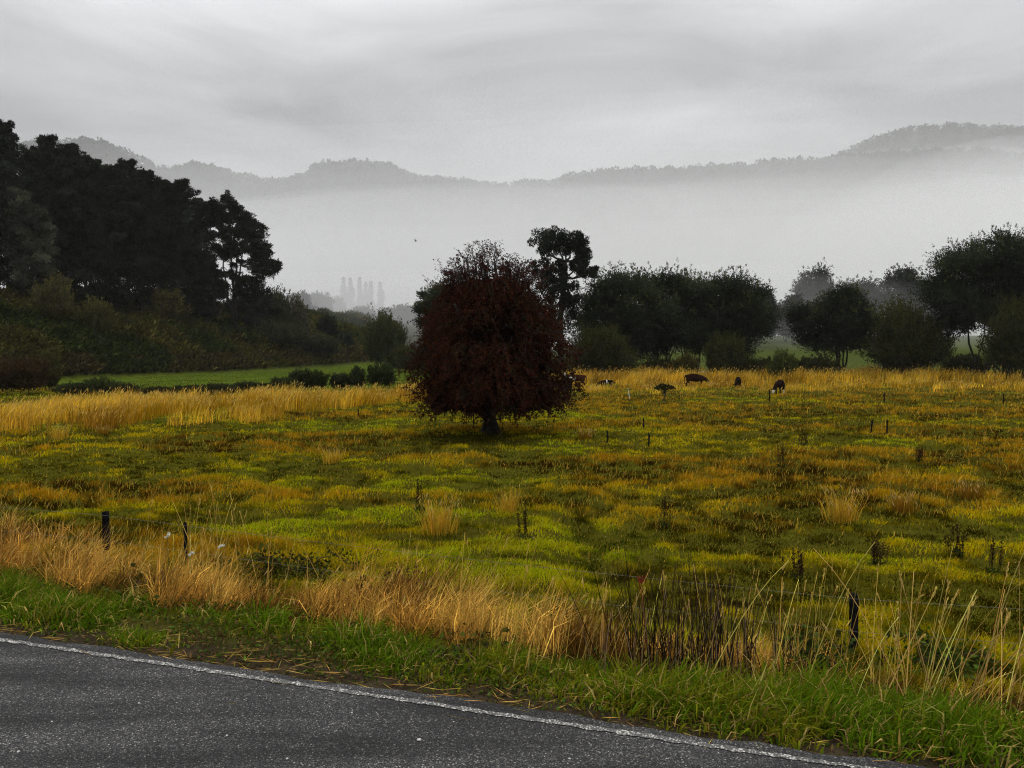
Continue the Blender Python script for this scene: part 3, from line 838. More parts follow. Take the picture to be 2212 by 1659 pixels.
# second rank, lower and nearer, that closes the stand
PN2 = [(-20, 395, 112, 50), (42, 420, 114, 46), (85, 455, 112, 40), (138, 430, 120, 46), (190, 452, 118, 44), (246, 470, 124, 44), (300, 455, 126, 46), (356, 505, 130, 40), (405, 530, 136, 34), (448, 560, 140, 26)]
PL2 = ['low front pine at the left edge', 'grey green feathery tree in front of the tallest pine', 'grey green feathery tree with pale tips among the front pines', 'front pine below the slender ragged one', 'front pine above the yellowish shrub',
       'front pine in the middle of the lower rank', 'wide front pine with dark skirts above the reddish patch', 'front pine under the smaller tucked pine', 'front pine under the fan topped one', 'shortest front pine, left of the spreading end pine']
for n_, ((a, b, c, d), l) in enumerate(zip(PN2, PL2)):
    pine(l, a, b, c, d, (.046, .048, .032) if n_ in (1, 2) else (.0125, .015, .010), 44, .12, group='lower front pines of the stand on the spur')
def end_pine(label, base_px, tops, pads, Y, group=None):
    """wind shaped pine: trunks and layered foliage pads, each pad carried by its own limb"""
    x = at(base_px, 650, Y)[0]; loc = np.array([x, Y, float(G(x, Y))])
    def fn(mb, tb, loc):
        T = []
        for (tx, tr, w0) in tops:
            e = at(tx, tr, Y + rng.normal(0, .6)); P = bend(loc + [rng.normal(0, .4), 0, -.4], e, 8, 0, .16)
            tube(tb, P, np.linspace(w0, .05, 8), 7); T.append(P)
        for (px, row, rx, ry) in pads:
            c = at(px, row, Y + rng.normal(0, 1.6)); R_ = np.array([px_r(rx, Y), px_r(rx, Y), px_r(ry, Y)])
            for _ in range(6):
                q = c + rdir(1)[0] * R_ * .75
                ellip_leaves(mb, q, R_ * .6, 46, .52, .17, np.array([.014, .0165, .011]) * math.exp(rng.normal(.1, .35)), .9, .55, .1)
            P = T[int(np.argmin([abs(P[:, 0] - c[0]).min() for P in T]))]
            z = c[2] - .25 * abs(c[0] - loc[0]) * .6 - .4
            k = int(np.clip(np.searchsorted(P[:, 2], z), 1, 6))
            tube(tb, bend(P[k], c, 6, .15, .10), np.linspace(.07, .02, 6), 4)
    return tree('pine_tree', loc, label, 'tree', fn, group)
PB = [(412, 490, 497), (430, 478, 512), (450, 462, 520), (470, 452, 548), (490, 450, 572), (520, 452, 582), (545, 455, 590), (575, 456, 604), (592, 456, 588), (608, 458, 562), (640, 460, 548)]
pads = [(491, 424, 7, 10), (484, 432, 5, 7), (499, 434, 6, 8), (472, 444, 8, 8), (456, 436, 6, 7), (447, 444, 6, 6), (508, 446, 9, 8)]
for _ in range(165):
    row = rng.uniform(445, 640); lo, hi = np.interp(row, [q[0] for q in PB], [q[1] for q in PB]), np.interp(row, [q[0] for q in PB], [q[2] for q in PB])
    px = lo + (hi - lo) * rng.uniform(0, 1) ** .9
    if 560 < row < 625 and 484 < px < 536 and rng.uniform() < .35: continue
    rx = rng.uniform(6, 14); pads.append((min(px, hi - rx * .7), row, rx, rx * rng.uniform(.38, .6)))
for row in (492, 508, 527, 548, 566, 578, 588):           # the long arms on the right, drooping at their ends
    hi = np.interp(row, [q[0] for q in PB], [q[2] for q in PB])
    for f in (10, 26, 44): pads.append((hi - f, row - 4 + rng.uniform(-3, 3) + (6 if f == 10 else 0), 13, 6))
end_pine('spreading end pine with layered pads reaching out to the right', 507, [(490, 425, .34), (512, 440, .28), (530, 470, .24), (474, 470, .22)], pads, 145)
pine('small pine at the foot of the spreading end pine', 548, 606, 146, 36, (.0125, .015, .011), 30, .1)

# ---------------------------------------------------------------- bracken over the spur
def bracken():
    mb = MB()
    n = 150000
    y = 86 + 150 * rng.uniform(0, 1, n) ** 1.6
    s = rng.uniform(.6, 34, n)
    x = -53 + (y - 90) * .29 - s / .96
    px = x / y * F + 1106
    k = (px > -220) & (px < 800); x, y, s = x[k], y[k], s[k]
    dens = fbm(x * .25, y * .25, 55, 3); k = rng.uniform(0, 1, len(x)) < .35 + dens; x, y, s = x[k], y[k], s[k]; n = len(x)
    z = G(x, y)
    m = (fbm(x * .33, y * .33, 56, 3) - .35) * 3.0
    p = np.stack([x, y, z + np.clip(m, -.1, 2.0) * sst(.5, 5, s) + rng.uniform(-.1, .35, n)], 1)
    a = fbm(x * .12, y * .12, 57, 3)[:, None]; b = fbm(x * .3 + 40, y * .3, 58, 2)[:, None]
    c = np.array([.024, .033, .006]) * np.ones((n, 1))
    c = np.where(a > .50, np.array([.052, .050, .011]), c); c = np.where(b > .64, np.array([.058, .048, .010]), c)
    c = np.where((s[:, None] < 3.5) & (b > .42), np.array([.048, .036, .012]), c)
    c = c * np.exp(rng.normal(0, .55, (n, 1))) * 1.15
    az = rng.normal(-.6, 1.1, n)
    blades(mb, p, rng.uniform(.6, 1.5, n), rng.uniform(.18, .40, n), az, rng.uniform(.4, 1.1, n), rng.uniform(.3, .9, n), c)
    tag(mb.build('bracken', M_leaf), 'dark green bracken and bramble covering the slope under the pines', 'bracken', kind='stuff')
bracken()

def shrub(label, px, row, rx, ry, col, n=6000, nl=14, tip=None, sh=200, group='shrubs on the bracken slope', name='shrub', Y=None, stems=3, L=.0026):
    if Y is None:
        g = ghit(px, row + ry * .8, 60, 300); Y = g[1]
    return willow(label, px, row, rx, ry, Y, n, nl, stems, .35, 'shrub', col, tip or tuple(v * 1.8 for v in col), sh, None, -.2, .9, group, name, .42)
shrub('yellowish twiggy shrub near the left edge of the bracken slope', 118, 660, 50, 58, (.060, .054, .016), 6000)
shrub('olive feathery shrub right of the yellowish twiggy one', 212, 692, 40, 48, (.052, .050, .014), 5000)
shrub('large yellow green shrub in the middle of the bracken slope', 352, 665, 56, 46, (.075, .064, .018), 8000)
shrub('low reddish brown shrub below the front pines', 432, 668, 46, 18, (.050, .024, .012), 5000)
shrub('dark shrub at the foot of the small pine', 530, 668, 50, 26, (.018, .021, .012), 7000)
shrub('olive shrub right of the spreading pine trunks', 588, 680, 46, 58, (.040, .042, .020), 9000)
shrub('sparse grey twiggy shrub at the right end of the slope', 642, 700, 38, 58, (.052, .048, .030), 5200, 18, sh=320)
shrub('low olive shrub under the sparse grey twiggy one', 610, 725, 76, 34, (.034, .036, .018), 7000)
shrub('small dark round headed tree on the tail of the slope', 706, 712, 26, 26, (.013, .016, .011), 3600, 12, sh=60)
shrub('small dark shrub right of the round headed little tree', 742, 738, 26, 16, (.014, .018, .010), 3000, 10)
shrub('lowest scrub at the very end of the slope', 684, 752, 60, 24, (.024, .028, .014), 5000)
# in front of the short green paddock
fg = 'shrubs along the ditch before the green paddock'
shrub('large brown bramble bush at the left edge beside the tall dry grass', 40, 822, 82, 50, (.034, .022, .010), 15000, 24, group=fg, Y=56, stems=6)
shrub('olive bush rising out of the brown bramble bush', 108, 792, 26, 36, (.040, .040, .012), 5000, group=fg, Y=60)
for k_, (px, row, rx, ry, Y, c, l) in enumerate([
        (165, 846, 34, 18, 55, (.020, .024, .009), 'dark low ditch shrub right of the olive bush'),
        (215, 836, 30, 22, 57, (.030, .040, .010), 'grassy green ditch shrub with upright tips'),
        (262, 846, 28, 16, 56, (.022, .024, .009), 'dark ditch shrub before the first pale tussock'),
        (340, 852, 34, 11, 55, (.022, .022, .009), 'flat dark ditch shrub below the pale tussocks'),
        (402, 846, 26, 13, 57, (.018, .020, .008), 'dark ditch shrub with one raised shoot'),
        (470, 840, 36, 10, 60, (.024, .026, .010), 'long low ditch shrub left of the paired bushes'),
        (545, 836, 36, 10, 62, (.022, .026, .010), 'long low ditch shrub near the middle of the ditch'),
        (612, 828, 28, 12, 64, (.024, .028, .010), 'low ditch shrub touching the paired bushes'),
        (650, 816, 22, 17, 66, (.018, .022, .008), 'left bush of the dark pair in front of the paddock'),
        (684, 818, 20, 15, 67, (.024, .032, .009), 'right bush of the dark pair in front of the paddock'),
        (740, 816, 20, 9, 68, (.020, .024, .009), 'little dark shrub between the pair and the round topped one'),
        (772, 808, 12, 14, 68, (.022, .028, .009), 'narrow dark shrub beside the curled tussock'),
        (824, 806, 26, 18, 68, (.020, .027, .009), 'round topped dark shrub just left of the red tree')]):
    shrub(l, px, row + 3, rx * 1.35, ry * 1.05, tuple(v * 1.15 for v in c), 4200, 7, sh=240, group=fg, Y=Y, stems=3)

# ---------------------------------------------------------------- trees dissolving in the fog
def poplar(label, px, top, wpx, Y, base=700):
    t = at(px, top, Y); loc = np.array([t[0], Y, float(G(t[0], Y))])
    def fn(mb, tb, loc):
        H = t[2] - loc[2]
        tube(tb, bend(loc - [0, 0, .3], t - [0, 0, 2], 6), np.linspace(.5, .08, 6), 6)
        n = 4200; u = rng.uniform(.04, 1, n)
        th = rng.uniform(0, 6.283, n)
        w = px_r(wpx, Y) * np.interp(u, [.08, .3, .62, .85, 1], [.6, 1.0, 1.0, .55, .05]) * np.sqrt(rng.uniform(0, 1, n)) * (.35 + 1.2 * vn(u * 9 + th * .8, u * 0 + px, 3))
        p = loc + np.stack([np.cos(th) * w, np.sin(th) * w, u * H], 1)
        k = vn(u * 11, th * 1.2 + px, 8) > .28; p = p[k]; n = len(p)
        cards(mb, p, rdir(n, 1.6), 1.3, .42, vary((.024, .028, .018), n))
    tree('poplar_tree', loc, label, 'tree', fn, 'narrow poplars fading in the fog', M_far)
for a in [('double tipped left poplar of the misty row', 742, 602, 13, 400), ('poplar pressed against the double tipped one', 757, 604, 11, 402), ('slim poplar after the first gap of the misty row', 777, 602, 9, 398),
          ('shorter poplar between the slim one and the last pair', 790, 612, 7, 404), ('thin poplar of the last pair, its left one', 801, 610, 7, 399), ('stout right end poplar of the misty row', 821, 612, 14, 401)]: poplar(*a)
def misty(label, px, row, rx, ry, Y, n=17000):
    return willow(label, px, row, rx * 1.12, ry * 1.08, Y, n, 20, 3, .3, 'tree', (.026, .030, .020), (.03, .034, .022), 40, None, -.3, .8, 'rounded trees fading in the fog', 'misty_tree', .42)
for a in [('rounded misty tree at the left of the poplars', 645, 668, 30, 36, 255), ('misty tree in the middle of the clump left of the poplars', 684, 664, 30, 34, 296), ('misty tree touching the poplars', 722, 674, 26, 34, 345),
          ('low misty tree under the poplars', 775, 692, 46, 26, 285), ('low misty tree right of the poplars', 862, 690, 46, 30, 270), ('lowest misty scrub before the poplars', 690, 712, 60, 22, 290),
          ('misty tree beside the round willow', 1640, 680, 44, 70, 200), ('tall misty tree above the gap between the willows', 1762, 645, 46, 68, 235), ('misty tree behind the gap, lower than its neighbours', 1700, 690, 44, 50, 215),
          ('misty tree behind the willow with fanned stems', 1860, 660, 56, 64, 230), ('tall misty tree left of the biggest willow', 1945, 640, 58, 66, 225), ('misty tree behind the biggest willow', 2030, 660, 50, 60, 235)]: misty(*a)
# ---------------------------------------------------------------- pasture grass
def gz_(x, y): return G(x, y)

def dry_mask(x, y):
    """tall golden grass: a belt that runs from near left to far right in front of the willows"""
    b = np.clip(x / np.maximum(y, 1), -.75, .75)
    near = np.interp(b, [-.75, -.666, -.45, -.30, -.136, .06, .2, .36, .66, .75], [27, 29, 31, 35, 45, 66, 74, 75, 84, 88])
    far = np.interp(b, [-.75, -.666, -.45, -.3, -.136, .1, .36, .66, .75], [38, 39, 44, 52, 64, 92, 98, 106, 108])
    w = (fbm(x * .16, y * .16, 71, 3) - .5)
    near = near * (1 + .42 * w); wd = np.maximum(far - near, 4)
    m = sst(near - .04 * near, near + .16 * wd, y) * (1 - sst(far - 2, far + 3, y))
    patch = sst(.40, .53, fbm(x * .42, y * .30, 72, 3))
    thin = np.where((b > -.32) & (b < -.05), .55, 1.0)
    short = sst(58, 64, y) * (1 - sst(74, 78, y)) * sst(.04, .10, b) * .16 * patch
    return np.maximum(m * (.06 + .94 * patch) * thin, short)

def in_paddock(x, y):
    return (y + .45 * x > 50) & (x < -9) & (y > 50)

def pasture():
    mb = MB()
    n = 640000
    a0, a1 = R(-41), R(41)
    q = rng.uniform(0, 1, n)
    e = -.35
    r = (6.3 ** e + q * (118 ** e - 6.3 ** e)) ** (1 / e)
    th = rng.uniform(a0, a1, n)
    x, y = r * np.sin(th), r * np.cos(th)
    # gather into tussocks
    k = rng.uniform(0, 1, n) < .6
    cell = .34 + .012 * r
    jx, jy = np.floor(x / cell), np.floor(y / cell)
    ox, oy = _h(jx.astype(int), jy.astype(int), 5), _h(jx.astype(int), jy.astype(int), 6)
    x = np.where(k, (jx + ox) * cell + rng.normal(0, .20, n) * cell, x)
    y = np.where(k, (jy + oy) * cell + rng.normal(0, .20, n) * cell, y)
    u = road_u(x, y)
    ok = (u > 2.3) & (hill_s(x, y) < .5) & ~in_paddock(x, y)
    x, y, r, u = x[ok], y[ok], r[ok], u[ok]; n = len(x)
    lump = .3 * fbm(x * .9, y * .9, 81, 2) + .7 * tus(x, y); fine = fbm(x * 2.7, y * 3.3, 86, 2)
    big = fbm(x * .16 + 3, y * .26, 82, 3)
    mid = fbm(x * .55, y * .75, 83, 3)
    rust = fbm(x * .12 + 20, y * .2 + 9, 84, 3) + .21 * sst(18, 32, y) * sst(-3, 8, x) * (1 - .6 * sst(50, 62, y))
    green = np.clip(sst(.45, .58, .55 * big + .45 * mid) - .8 * sst(.50, .62, rust), 0, 1)
    rs = sst(.53, .65, rust)
    base = np.array([.108, .088, .0030])
    c = np.tile(base, (n, 1))
    yel_lit = sst(.42, .62, mid * .34 + lump * .36 + fine * .30 + .18 * (big - .5))[:, None]  # patchy yellow sward; sunlit look of the mound tops painted in through lump
    c = c * (1 - yel_lit) + np.array([.45, .350, .004]) * yel_lit
    c = c * (1 - green[:, None]) + (np.array([.115, .165, .0045]) * (1 - yel_lit) + np.array([.34, .36, .005]) * yel_lit) * green[:, None]
    rr = (rs * (1 - green))[:, None] * .85
    c = c * (1 - rr) + (np.array([.140, .070, .0055]) * (1 - yel_lit) + np.array([.40, .20, .007]) * yel_lit) * rr
    dark = sst(.56, .36, lump * .5 + fine * .3 + mid * .2)[:, None]  # shade of the hollows painted into the blade colour, broken up by noise
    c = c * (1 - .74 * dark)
    c = c * np.exp(rng.normal(0, .24, (n, 1))) * np.exp(rng.normal(0, .08, (n, 3)))
    straw = rng.uniform(0, 1, n) < .025 + .05 * rs + .30 * sst(50, 66, y + 8 * (mid - .5)) * sst(-4, 4, x)
    c[straw] = vary((.44, .29, .035), int(straw.sum()), .25)
    h = (.038 + .070 * lump * (1 - .3 * green)) * rng.uniform(.55, 1.5, n) * (1 + .006 * r) + .05 * rs
    h[straw] *= 1.6
    w = np.clip(.0011 * r, .007, .055) * rng.uniform(.6, 1.3, n); w[straw] *= .7
    z = gz_(x, y)
    p = np.stack([x, y, z - .02], 1)
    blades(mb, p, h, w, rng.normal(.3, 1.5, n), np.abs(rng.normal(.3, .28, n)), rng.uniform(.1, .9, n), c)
    # broad low leaves between the blades: clover, dock, thistle rosettes
    n = 90000
    q = rng.uniform(0, 1, n); r = (6.3 ** e + q * (60 ** e - 6.3 ** e)) ** (1 / e)
    th = rng.uniform(a0, a1, n); x, y = r * np.sin(th), r * np.cos(th)
    ok = (road_u(x, y) > 2.2) & ~in_paddock(x, y); x, y, r = x[ok], y[ok], r[ok]; n = len(x)
    k = fbm(x * .5, y * .5, 91, 2) > .40; x, y, r = x[k], y[k], r[k]; n = len(x)
    p = np.stack([x, y, gz_(x, y) + rng.uniform(.02, .13, n)], 1)
    cards(mb, p, rdir(n, .35), np.clip(.0022 * r, .025, .07) * rng.uniform(.6, 1.3, n), np.clip(.0013 * r, .014, .04), vary((.085, .095, .005), n, .35), rdir(n, 2.5))
    tag(mb.build('grass', M_grass), 'rough green and yellow pasture grass', 'grass', kind='stuff')

    # tiny pale flower and seed heads scattered through the sward
    mb = MB(); n = 2600
    q = rng.uniform(0, 1, n); r = (8 ** e + q * (45 ** e - 8 ** e)) ** (1 / e)
    th = rng.uniform(a0, a1, n); x, y = r * np.sin(th), r * np.cos(th)
    k = (fbm(x * .25, y * .25, 95, 2) > .5) & (road_u(x, y) > 3.5) & ~in_paddock(x, y); x, y, r = x[k], y[k], r[k]; n = len(x)
    p = np.stack([x, y, gz_(x, y) + rng.uniform(.12, .28, n)], 1)
    s_ = np.clip(.0011 * r, .012, .03)
    cards(mb, p, rdir(n, .2), s_, s_ * .8, vary((.50, .42, .22), n, .25), rdir(n, 2))
    tag(mb.build('flower_heads', M_grass), 'tiny pale seed and flower heads dotted through the pasture', 'wildflowers', kind='stuff')

    # golden belt
    mb = MB()
    n = 46000
    q = rng.uniform(0, 1, n); e2 = .6
    r = (26 ** e2 + q * (112 ** e2 - 26 ** e2)) ** (1 / e2)
    th = rng.uniform(R(-40), R(40), n); x, y = r * np.sin(th), r * np.cos(th)
    k = (rng.uniform(0, 1, n) < dry_mask(x, y)) & ~in_paddock(x, y) & (hill_s(x, y) < .5)
    x, y, r = x[k], y[k], r[k]; n = len(x)
    m = np.clip((30 - r * .16).astype(int), 11, 24)
    idx = np.repeat(np.arange(n), m); N_ = len(idx)
    hh = ((1 + .60 * sst(60, 85, r)) * np.where((x > 3) & (y < 75), .55, 1.0))[idx] * (rng.uniform(.60, 1.12, n) * (.62 + .75 * fbm(x * .3, y * .3, 73, 2)))[idx] * rng.uniform(.55, 1.1, N_)
    sp = .13 + .002 * r
    px_, py_ = x[idx] + rng.normal(0, 1, N_) * sp[idx], y[idx] + rng.normal(0, 1, N_) * sp[idx]
    tone = fbm(x * .35, y * .35, 74, 3)
    c0 = np.array([.38, .215, .008]) * (1 - sst(.4, .62, tone))[:, None] + np.array([.64, .41, .030]) * sst(.4, .62, tone)[:, None]
    red = sst(.55, .7, fbm(x * .2 + 5, y * .2, 75, 2))[:, None] * .6
    c0 = c0 * (1 - red) + np.array([.27, .125, .014]) * red
    c = c0[idx] * np.exp(rng.normal(0, .30, n))[idx][:, None] * np.exp(rng.normal(0, .30, (N_, 1)))
    p = np.stack([px_, py_, gz_(px_, py_) - .03], 1)
    w = np.clip(.00062 * r, .02, .06)[idx] * rng.uniform(.6, 1.3, N_)
    tips = blades(mb, p, hh, w, rng.normal(.0, 1.0, N_), np.abs(rng.normal(.12, .14, N_)), rng.uniform(.05, .75, N_), c)
    # feathery heads, paler than the stems
    k = rng.uniform(0, 1, N_) < .22; nk = int(k.sum())
    cards(mb, tips[k] - [0, 0, .10], np.stack([rng.normal(.45, .4, nk), rng.normal(0, .4, nk), np.ones(nk)], 1), .24, np.clip(.0008 * r[idx][k], .03, .075), vary((.58, .40, .09), nk, .2))
    tag(mb.build('tall_grass', M_grass), 'tall golden dry grass in a belt across the far pasture', 'tall grass', kind='stuff')

    # short turf of the green paddock
    mb = MB(); n = 90000
    y = rng.uniform(52, 200, n) ; x = -y * rng.uniform(.03, .75, n)
    k = in_paddock(x, y) & (hill_s(x, y) < 1); x, y = x[k], y[k]; n = len(x)
    c = vary((.062, .088, .0035), n, .22); c = c * (.8 + .5 * fbm(x * .3, y * .1, 76, 2))[:, None]
    blades(mb, np.stack([x, y, gz_(x, y) - .01], 1), rng.uniform(.05, .13, n), .07, rng.uniform(0, 6.28, n), rng.uniform(0, .5, n), .3, c)
    tag(mb.build('paddock_turf', M_grass), 'short bright green turf of the paddock below the spur', 'grass', kind='stuff')
pasture()

# ---------------------------------------------------------------- single tussocks that stand out in the pasture
def tussock_mesh(seed, n=240, h=.75, c=(.50, .31, .025), w=.014):
    global rng
    keep = rng; rng = np.random.default_rng(seed)
    mb = MB()
    p = np.concatenate([rng.normal(0, .13, (n, 2)), np.full((n, 1), -.02)], 1)
    az = np.arctan2(p[:, 1], p[:, 0]) + rng.normal(0, .5, n)
    hh = h * rng.uniform(.45, 1.1, n)
    t = blades(mb, p, hh, w * rng.uniform(.6, 1.3, n), az, np.abs(rng.normal(.1, .1, n)) + .25 * np.hypot(p[:, 0], p[:, 1]), rng.uniform(.05, .5, n), vary(c, n, .28))
    k = rng.uniform(0, 1, n) < .25
    cards(mb, t[k] - [0, 0, .06], np.stack([rng.normal(.3, .3, k.sum()), rng.normal(0, .3, k.sum()), np.ones(k.sum())], 1), .14, .018, vary((.50, .35, .12), int(k.sum()), .2))
    me = mb.mesh('tussock', M_grass); rng = keep
    return me
TM = [tussock_mesh(101), tussock_mesh(102, 200, .6), tussock_mesh(103, 260, .5, (.24, .125, .010)), tussock_mesh(104, 160, .95)]
TS = [(950, 1150, 0, 1.0, 'golden tussock nearest the middle of the pasture, left of its taller twin'), (1100, 1108, 3, .72, 'upright golden tussock right of the middle, its twin stands to the left'),
      (1815, 1128, 0, 1.15, 'tall golden tussock in the right half of the pasture above the right fence post'), (720, 1000, 1, 1.0, 'golden tussock below the left side of the red tree'),
      (128, 948, 1, 1.15, 'straw tussock in front of the golden belt at the left'), (222, 940, 2, 1.0, 'low rusty tussock right of the straw tussock at the left'), (1265, 950, 2, 1.1, 'rusty tussock right of the red tree trunk'),
      (1950, 1105, 2, 1.0, 'wide rusty tussock right of the tall golden one'), (2095, 1075, 2, 1.0, 'wide rusty tussock near the right edge of the pasture'),]
for k_, (px, row, v, s, l) in enumerate(TS):
    g = ghit(px, row)
    o = bpy.data.objects.new('grass_tussock', TM[v]); COL.objects.link(o); o.location = g; o.scale = (s * .75, s * .75, s * .72); o.rotation_euler[2] = k_ * 1.3
    tag(o, l, 'tussock', 'tussocks standing out of the pasture')

# ---------------------------------------------------------------- road verge
def vpos(x, u):
    y = 4.29 - .32 * x + u * 1.05
    return np.stack([x, y, G(x, y)], 1)

def verge():
    X0, X1 = -12.0, 9.5
    def dens(n, near=5.5):
        x = rng.uniform(X0, X1, n)
        return x
    # lush green grass
    mb = MB(); n = 4200
    x = dens(n); u = .08 + np.abs(rng.normal(.44, .28, n)); u = np.where(u > 1.7, rng.uniform(.3, 1.3, n), u)
    wob = (fbm(x * .7, u * 0, 111, 3) - .5) * .6; u = np.clip(u + wob, .08, 2.2)
    lush = fbm(x * 1.1, u * 2.0, 112, 3)
    k = rng.uniform(0, 1, n) < sst(.42, .60, lush) * sst(.04, .45, u); x, u, lush = x[k], u[k], lush[k]; n = len(x)
    m = 24; idx = np.repeat(np.arange(n), m); N_ = n * m
    size = (.08 + .21 * sst(.47, .72, lush)) * sst(-.25, .6, u)
    xx = x[idx] + rng.normal(0, .055, N_); uu = u[idx] + rng.normal(0, .055, N_)
    p = vpos(xx, uu) - [0, 0, .015]
    az = np.arctan2(uu - u[idx], xx - x[idx]) + rng.normal(0, .8, N_)
    az = np.where(rng.uniform(0, 1, N_) < .35, rng.normal(.1, .6, N_), az)
    c0 = np.array([.045, .085, .004]) * (1 - lush)[:, None] + np.array([.105, .175, .006]) * lush[:, None]
    yl = rng.uniform(0, 1, n)[:, None] < .12 + .5 * sst(.5, .7, vn(x * .9, u * 1.5, 119))[:, None]; c0 = np.where(yl, np.array([.16, .165, .008]), c0)
    c = c0[idx] * np.exp(rng.normal(0, .25, (N_, 1)))
    st = rng.uniform(0, 1, N_) < .13; c[st] = vary((.42, .30, .09), int(st.sum()), .25)
    blades(mb, p, size[idx] * rng.uniform(.45, 1.25, N_), rng.uniform(.007, .015, N_), az, np.abs(rng.normal(.45, .28, N_)), rng.uniform(.25, 1.25, N_), c)
    tag(mb.build('verge_grass', M_grass), 'lush green grass along the road verge', 'grass', kind='stuff')

    # low weeds and trampled litter over the soil between the line and the grass
    mb = MB(); n = 60000
    x = dens(n); u = np.abs(rng.normal(0, .75, n)) + .02
    k = rng.uniform(0, 1, n) < .25 + .75 * sst(.42, .6, fbm(x * 2, u * 3, 113, 3)) * sst(0, .35, u); x, u = x[k], u[k]; n = len(x)
    p = vpos(x, u) + np.stack([rng.normal(0, .01, n), rng.normal(0, .01, n), rng.uniform(.004, .07, n) * sst(0, .6, u)], 1)
    c = vary((.055, .075, .012), n, .4, .15); b = rng.uniform(0, 1, n) < .45 * (1 - .6 * sst(.2, .8, u)); c[b] = vary((.085, .055, .022), int(b.sum()), .4)
    cards(mb, p, rdir(n, .25), rng.uniform(.015, .05, n), rng.uniform(.010, .026, n), c, rdir(n, 2))
    tag(mb.build('weeds', M_grass), 'low clover and trodden weeds on the soil beside the edge line', 'weeds', kind='stuff')
    mb = MB(); n = 1500
    x = dens(n); u = np.abs(rng.normal(.12, .28, n)) * np.where(rng.uniform(0, 1, n) < .975, 1, -.7)
    p = vpos(x, u) + np.stack([np.zeros(n), np.zeros(n), np.where(u < 0, .045, rng.uniform(.008, .05, n))], 1)
    a = np.where(rng.uniform(0, 1, n) < .6, rng.normal(-.31, .35, n), rng.uniform(0, 6.28, n))
    d = np.stack([np.cos(a), np.sin(a), rng.normal(0, .10, n) * (u > .1)], 1)
    cards(mb, p, d, rng.uniform(.04, .22, n), rng.uniform(.003, .007, n), vary((.34, .21, .05), n, .45), np.tile([0, 0, 1.0], (n, 1)) + rng.normal(0, .3, (n, 3)))
    tag(mb.build('straw_litter', M_grass), 'loose cut straw lying along the road edge', 'straw', kind='stuff')

    # dry rank grass on the bank before the fence: separate leaning tussocks with dark gaps between them
    mb = MB(); n = 1350
    x = dens(n); u = rng.normal(1.80, .46, n)
    xl = np.interp(x, [-12, -4.6, -3.4, -2.2, .3, 1.0, 2.0, 3.2, 9], [1.0, 1.0, .9, 1.0, 1.0, .75, .45, .34, .45])
    shift = np.interp(x, [-12, -4.8, -3.2, -2, 9], [1.0, .8, .1, 0, 0.15]); u = u + shift + (vn(x * .8, x * 0 + 3, 127) - .5) * .5
    tone = vn(x * 1.9, u * 1.9, 121); size = vn(x * 1.3 + 4, u * 1.3, 123)
    k = rng.uniform(0, 1, n) < xl * sst(.40, .52, fbm(x * 1.5 + 9, u * 1.3, 122, 3)) * sst(.85, 1.3, u); x, u, tone, size = x[k], u[k], tone[k], size[k]; n = len(x)
    m = 52; idx = np.repeat(np.arange(n), m); N_ = n * m
    sp_ = .035 + .05 * size
    xx = x[idx] + rng.normal(0, 1, N_) * sp_[idx]; uu = u[idx] + rng.normal(0, 1, N_) * sp_[idx]
    hgt = np.interp(x, [-12, -5, -3.6, -1, .6, 2, 9], [.46, .46, .60, .62, .54, .36, .34]) * (.45 + .95 * size) * rng.uniform(.75, 1.15, n)
    c0 = np.where((tone > .66)[:, None], np.array([.58, .37, .075]), np.where((tone > .34)[:, None], np.array([.45, .245, .045]), np.array([.15, .075, .015])))
    c = c0[idx] * np.exp(rng.normal(0, .5, (N_, 1)))
    laz = (vn(x * .8, u * .8, 124) - .5) * 3.0; lln = .12 + .55 * vn(x * 1.1 + 7, u, 125)
    lean = np.abs(rng.normal(lln[idx], .22)); az = np.where(rng.uniform(0, 1, N_) < .7, rng.normal(laz[idx] * .8 + .1, .6), rng.uniform(0, 6.28, N_))
    t = blades(mb, vpos(xx, uu) - [0, 0, .02], hgt[idx] * rng.uniform(.35, 1.25, N_), rng.uniform(.004, .0105, N_), az, lean, rng.uniform(.05, 1.1, N_), c)
    k = rng.uniform(0, 1, N_) < .05
    cards(mb, t[k] - [0, 0, .04], np.stack([rng.normal(.5, .4, k.sum()), rng.normal(0, .3, k.sum()), np.ones(k.sum())], 1), .10, .010, vary((.58, .40, .12), int(k.sum()), .2))
    # olive matted grass at the far left and brown litter under the bank
    n = 26000; x = rng.uniform(-12, X1, n); u = rng.normal(1.55, .38, n)
    k = (u > .9) & (rng.uniform(0, 1, n) < np.interp(x, [-12, -4.2, -3, 9.5], [1, 1, .55, .6])); x, u = x[k], u[k]; n = len(x)
    lft = sst(-2.8, -4.2, x)[:, None]
    c = (np.array([.075, .060, .008]) * lft + np.array([.070, .036, .008]) * (1 - lft)) * np.exp(rng.normal(0, .6, (n, 1)))
    blades(mb, vpos(x, u) - [0, 0, .02], rng.uniform(.12, .34, n), rng.uniform(.005, .009, n), rng.normal(-.2, .9, n), rng.uniform(.5, 1.2, n), rng.uniform(.2, .8, n), c)
    tag(mb.build('dry_grass', M_grass), 'dry straw coloured rank grass on the bank in front of the wire fence', 'dry grass', kind='stuff')
verge()
# ---------------------------------------------------------------- wire fence along the verge
M_post = noisy_mat('black_post', (.006, .006, .007), (.016, .015, .015), 18, .9, .25, 6, 0.0)
M_wire = noisy_mat('fence_wire', (.10, .10, .08), (.22, .21, .17), 30, .45, .05)
M_white = noisy_mat('white_plastic', (.62, .60, .55), (.75, .73, .68), 10, .6, .1)

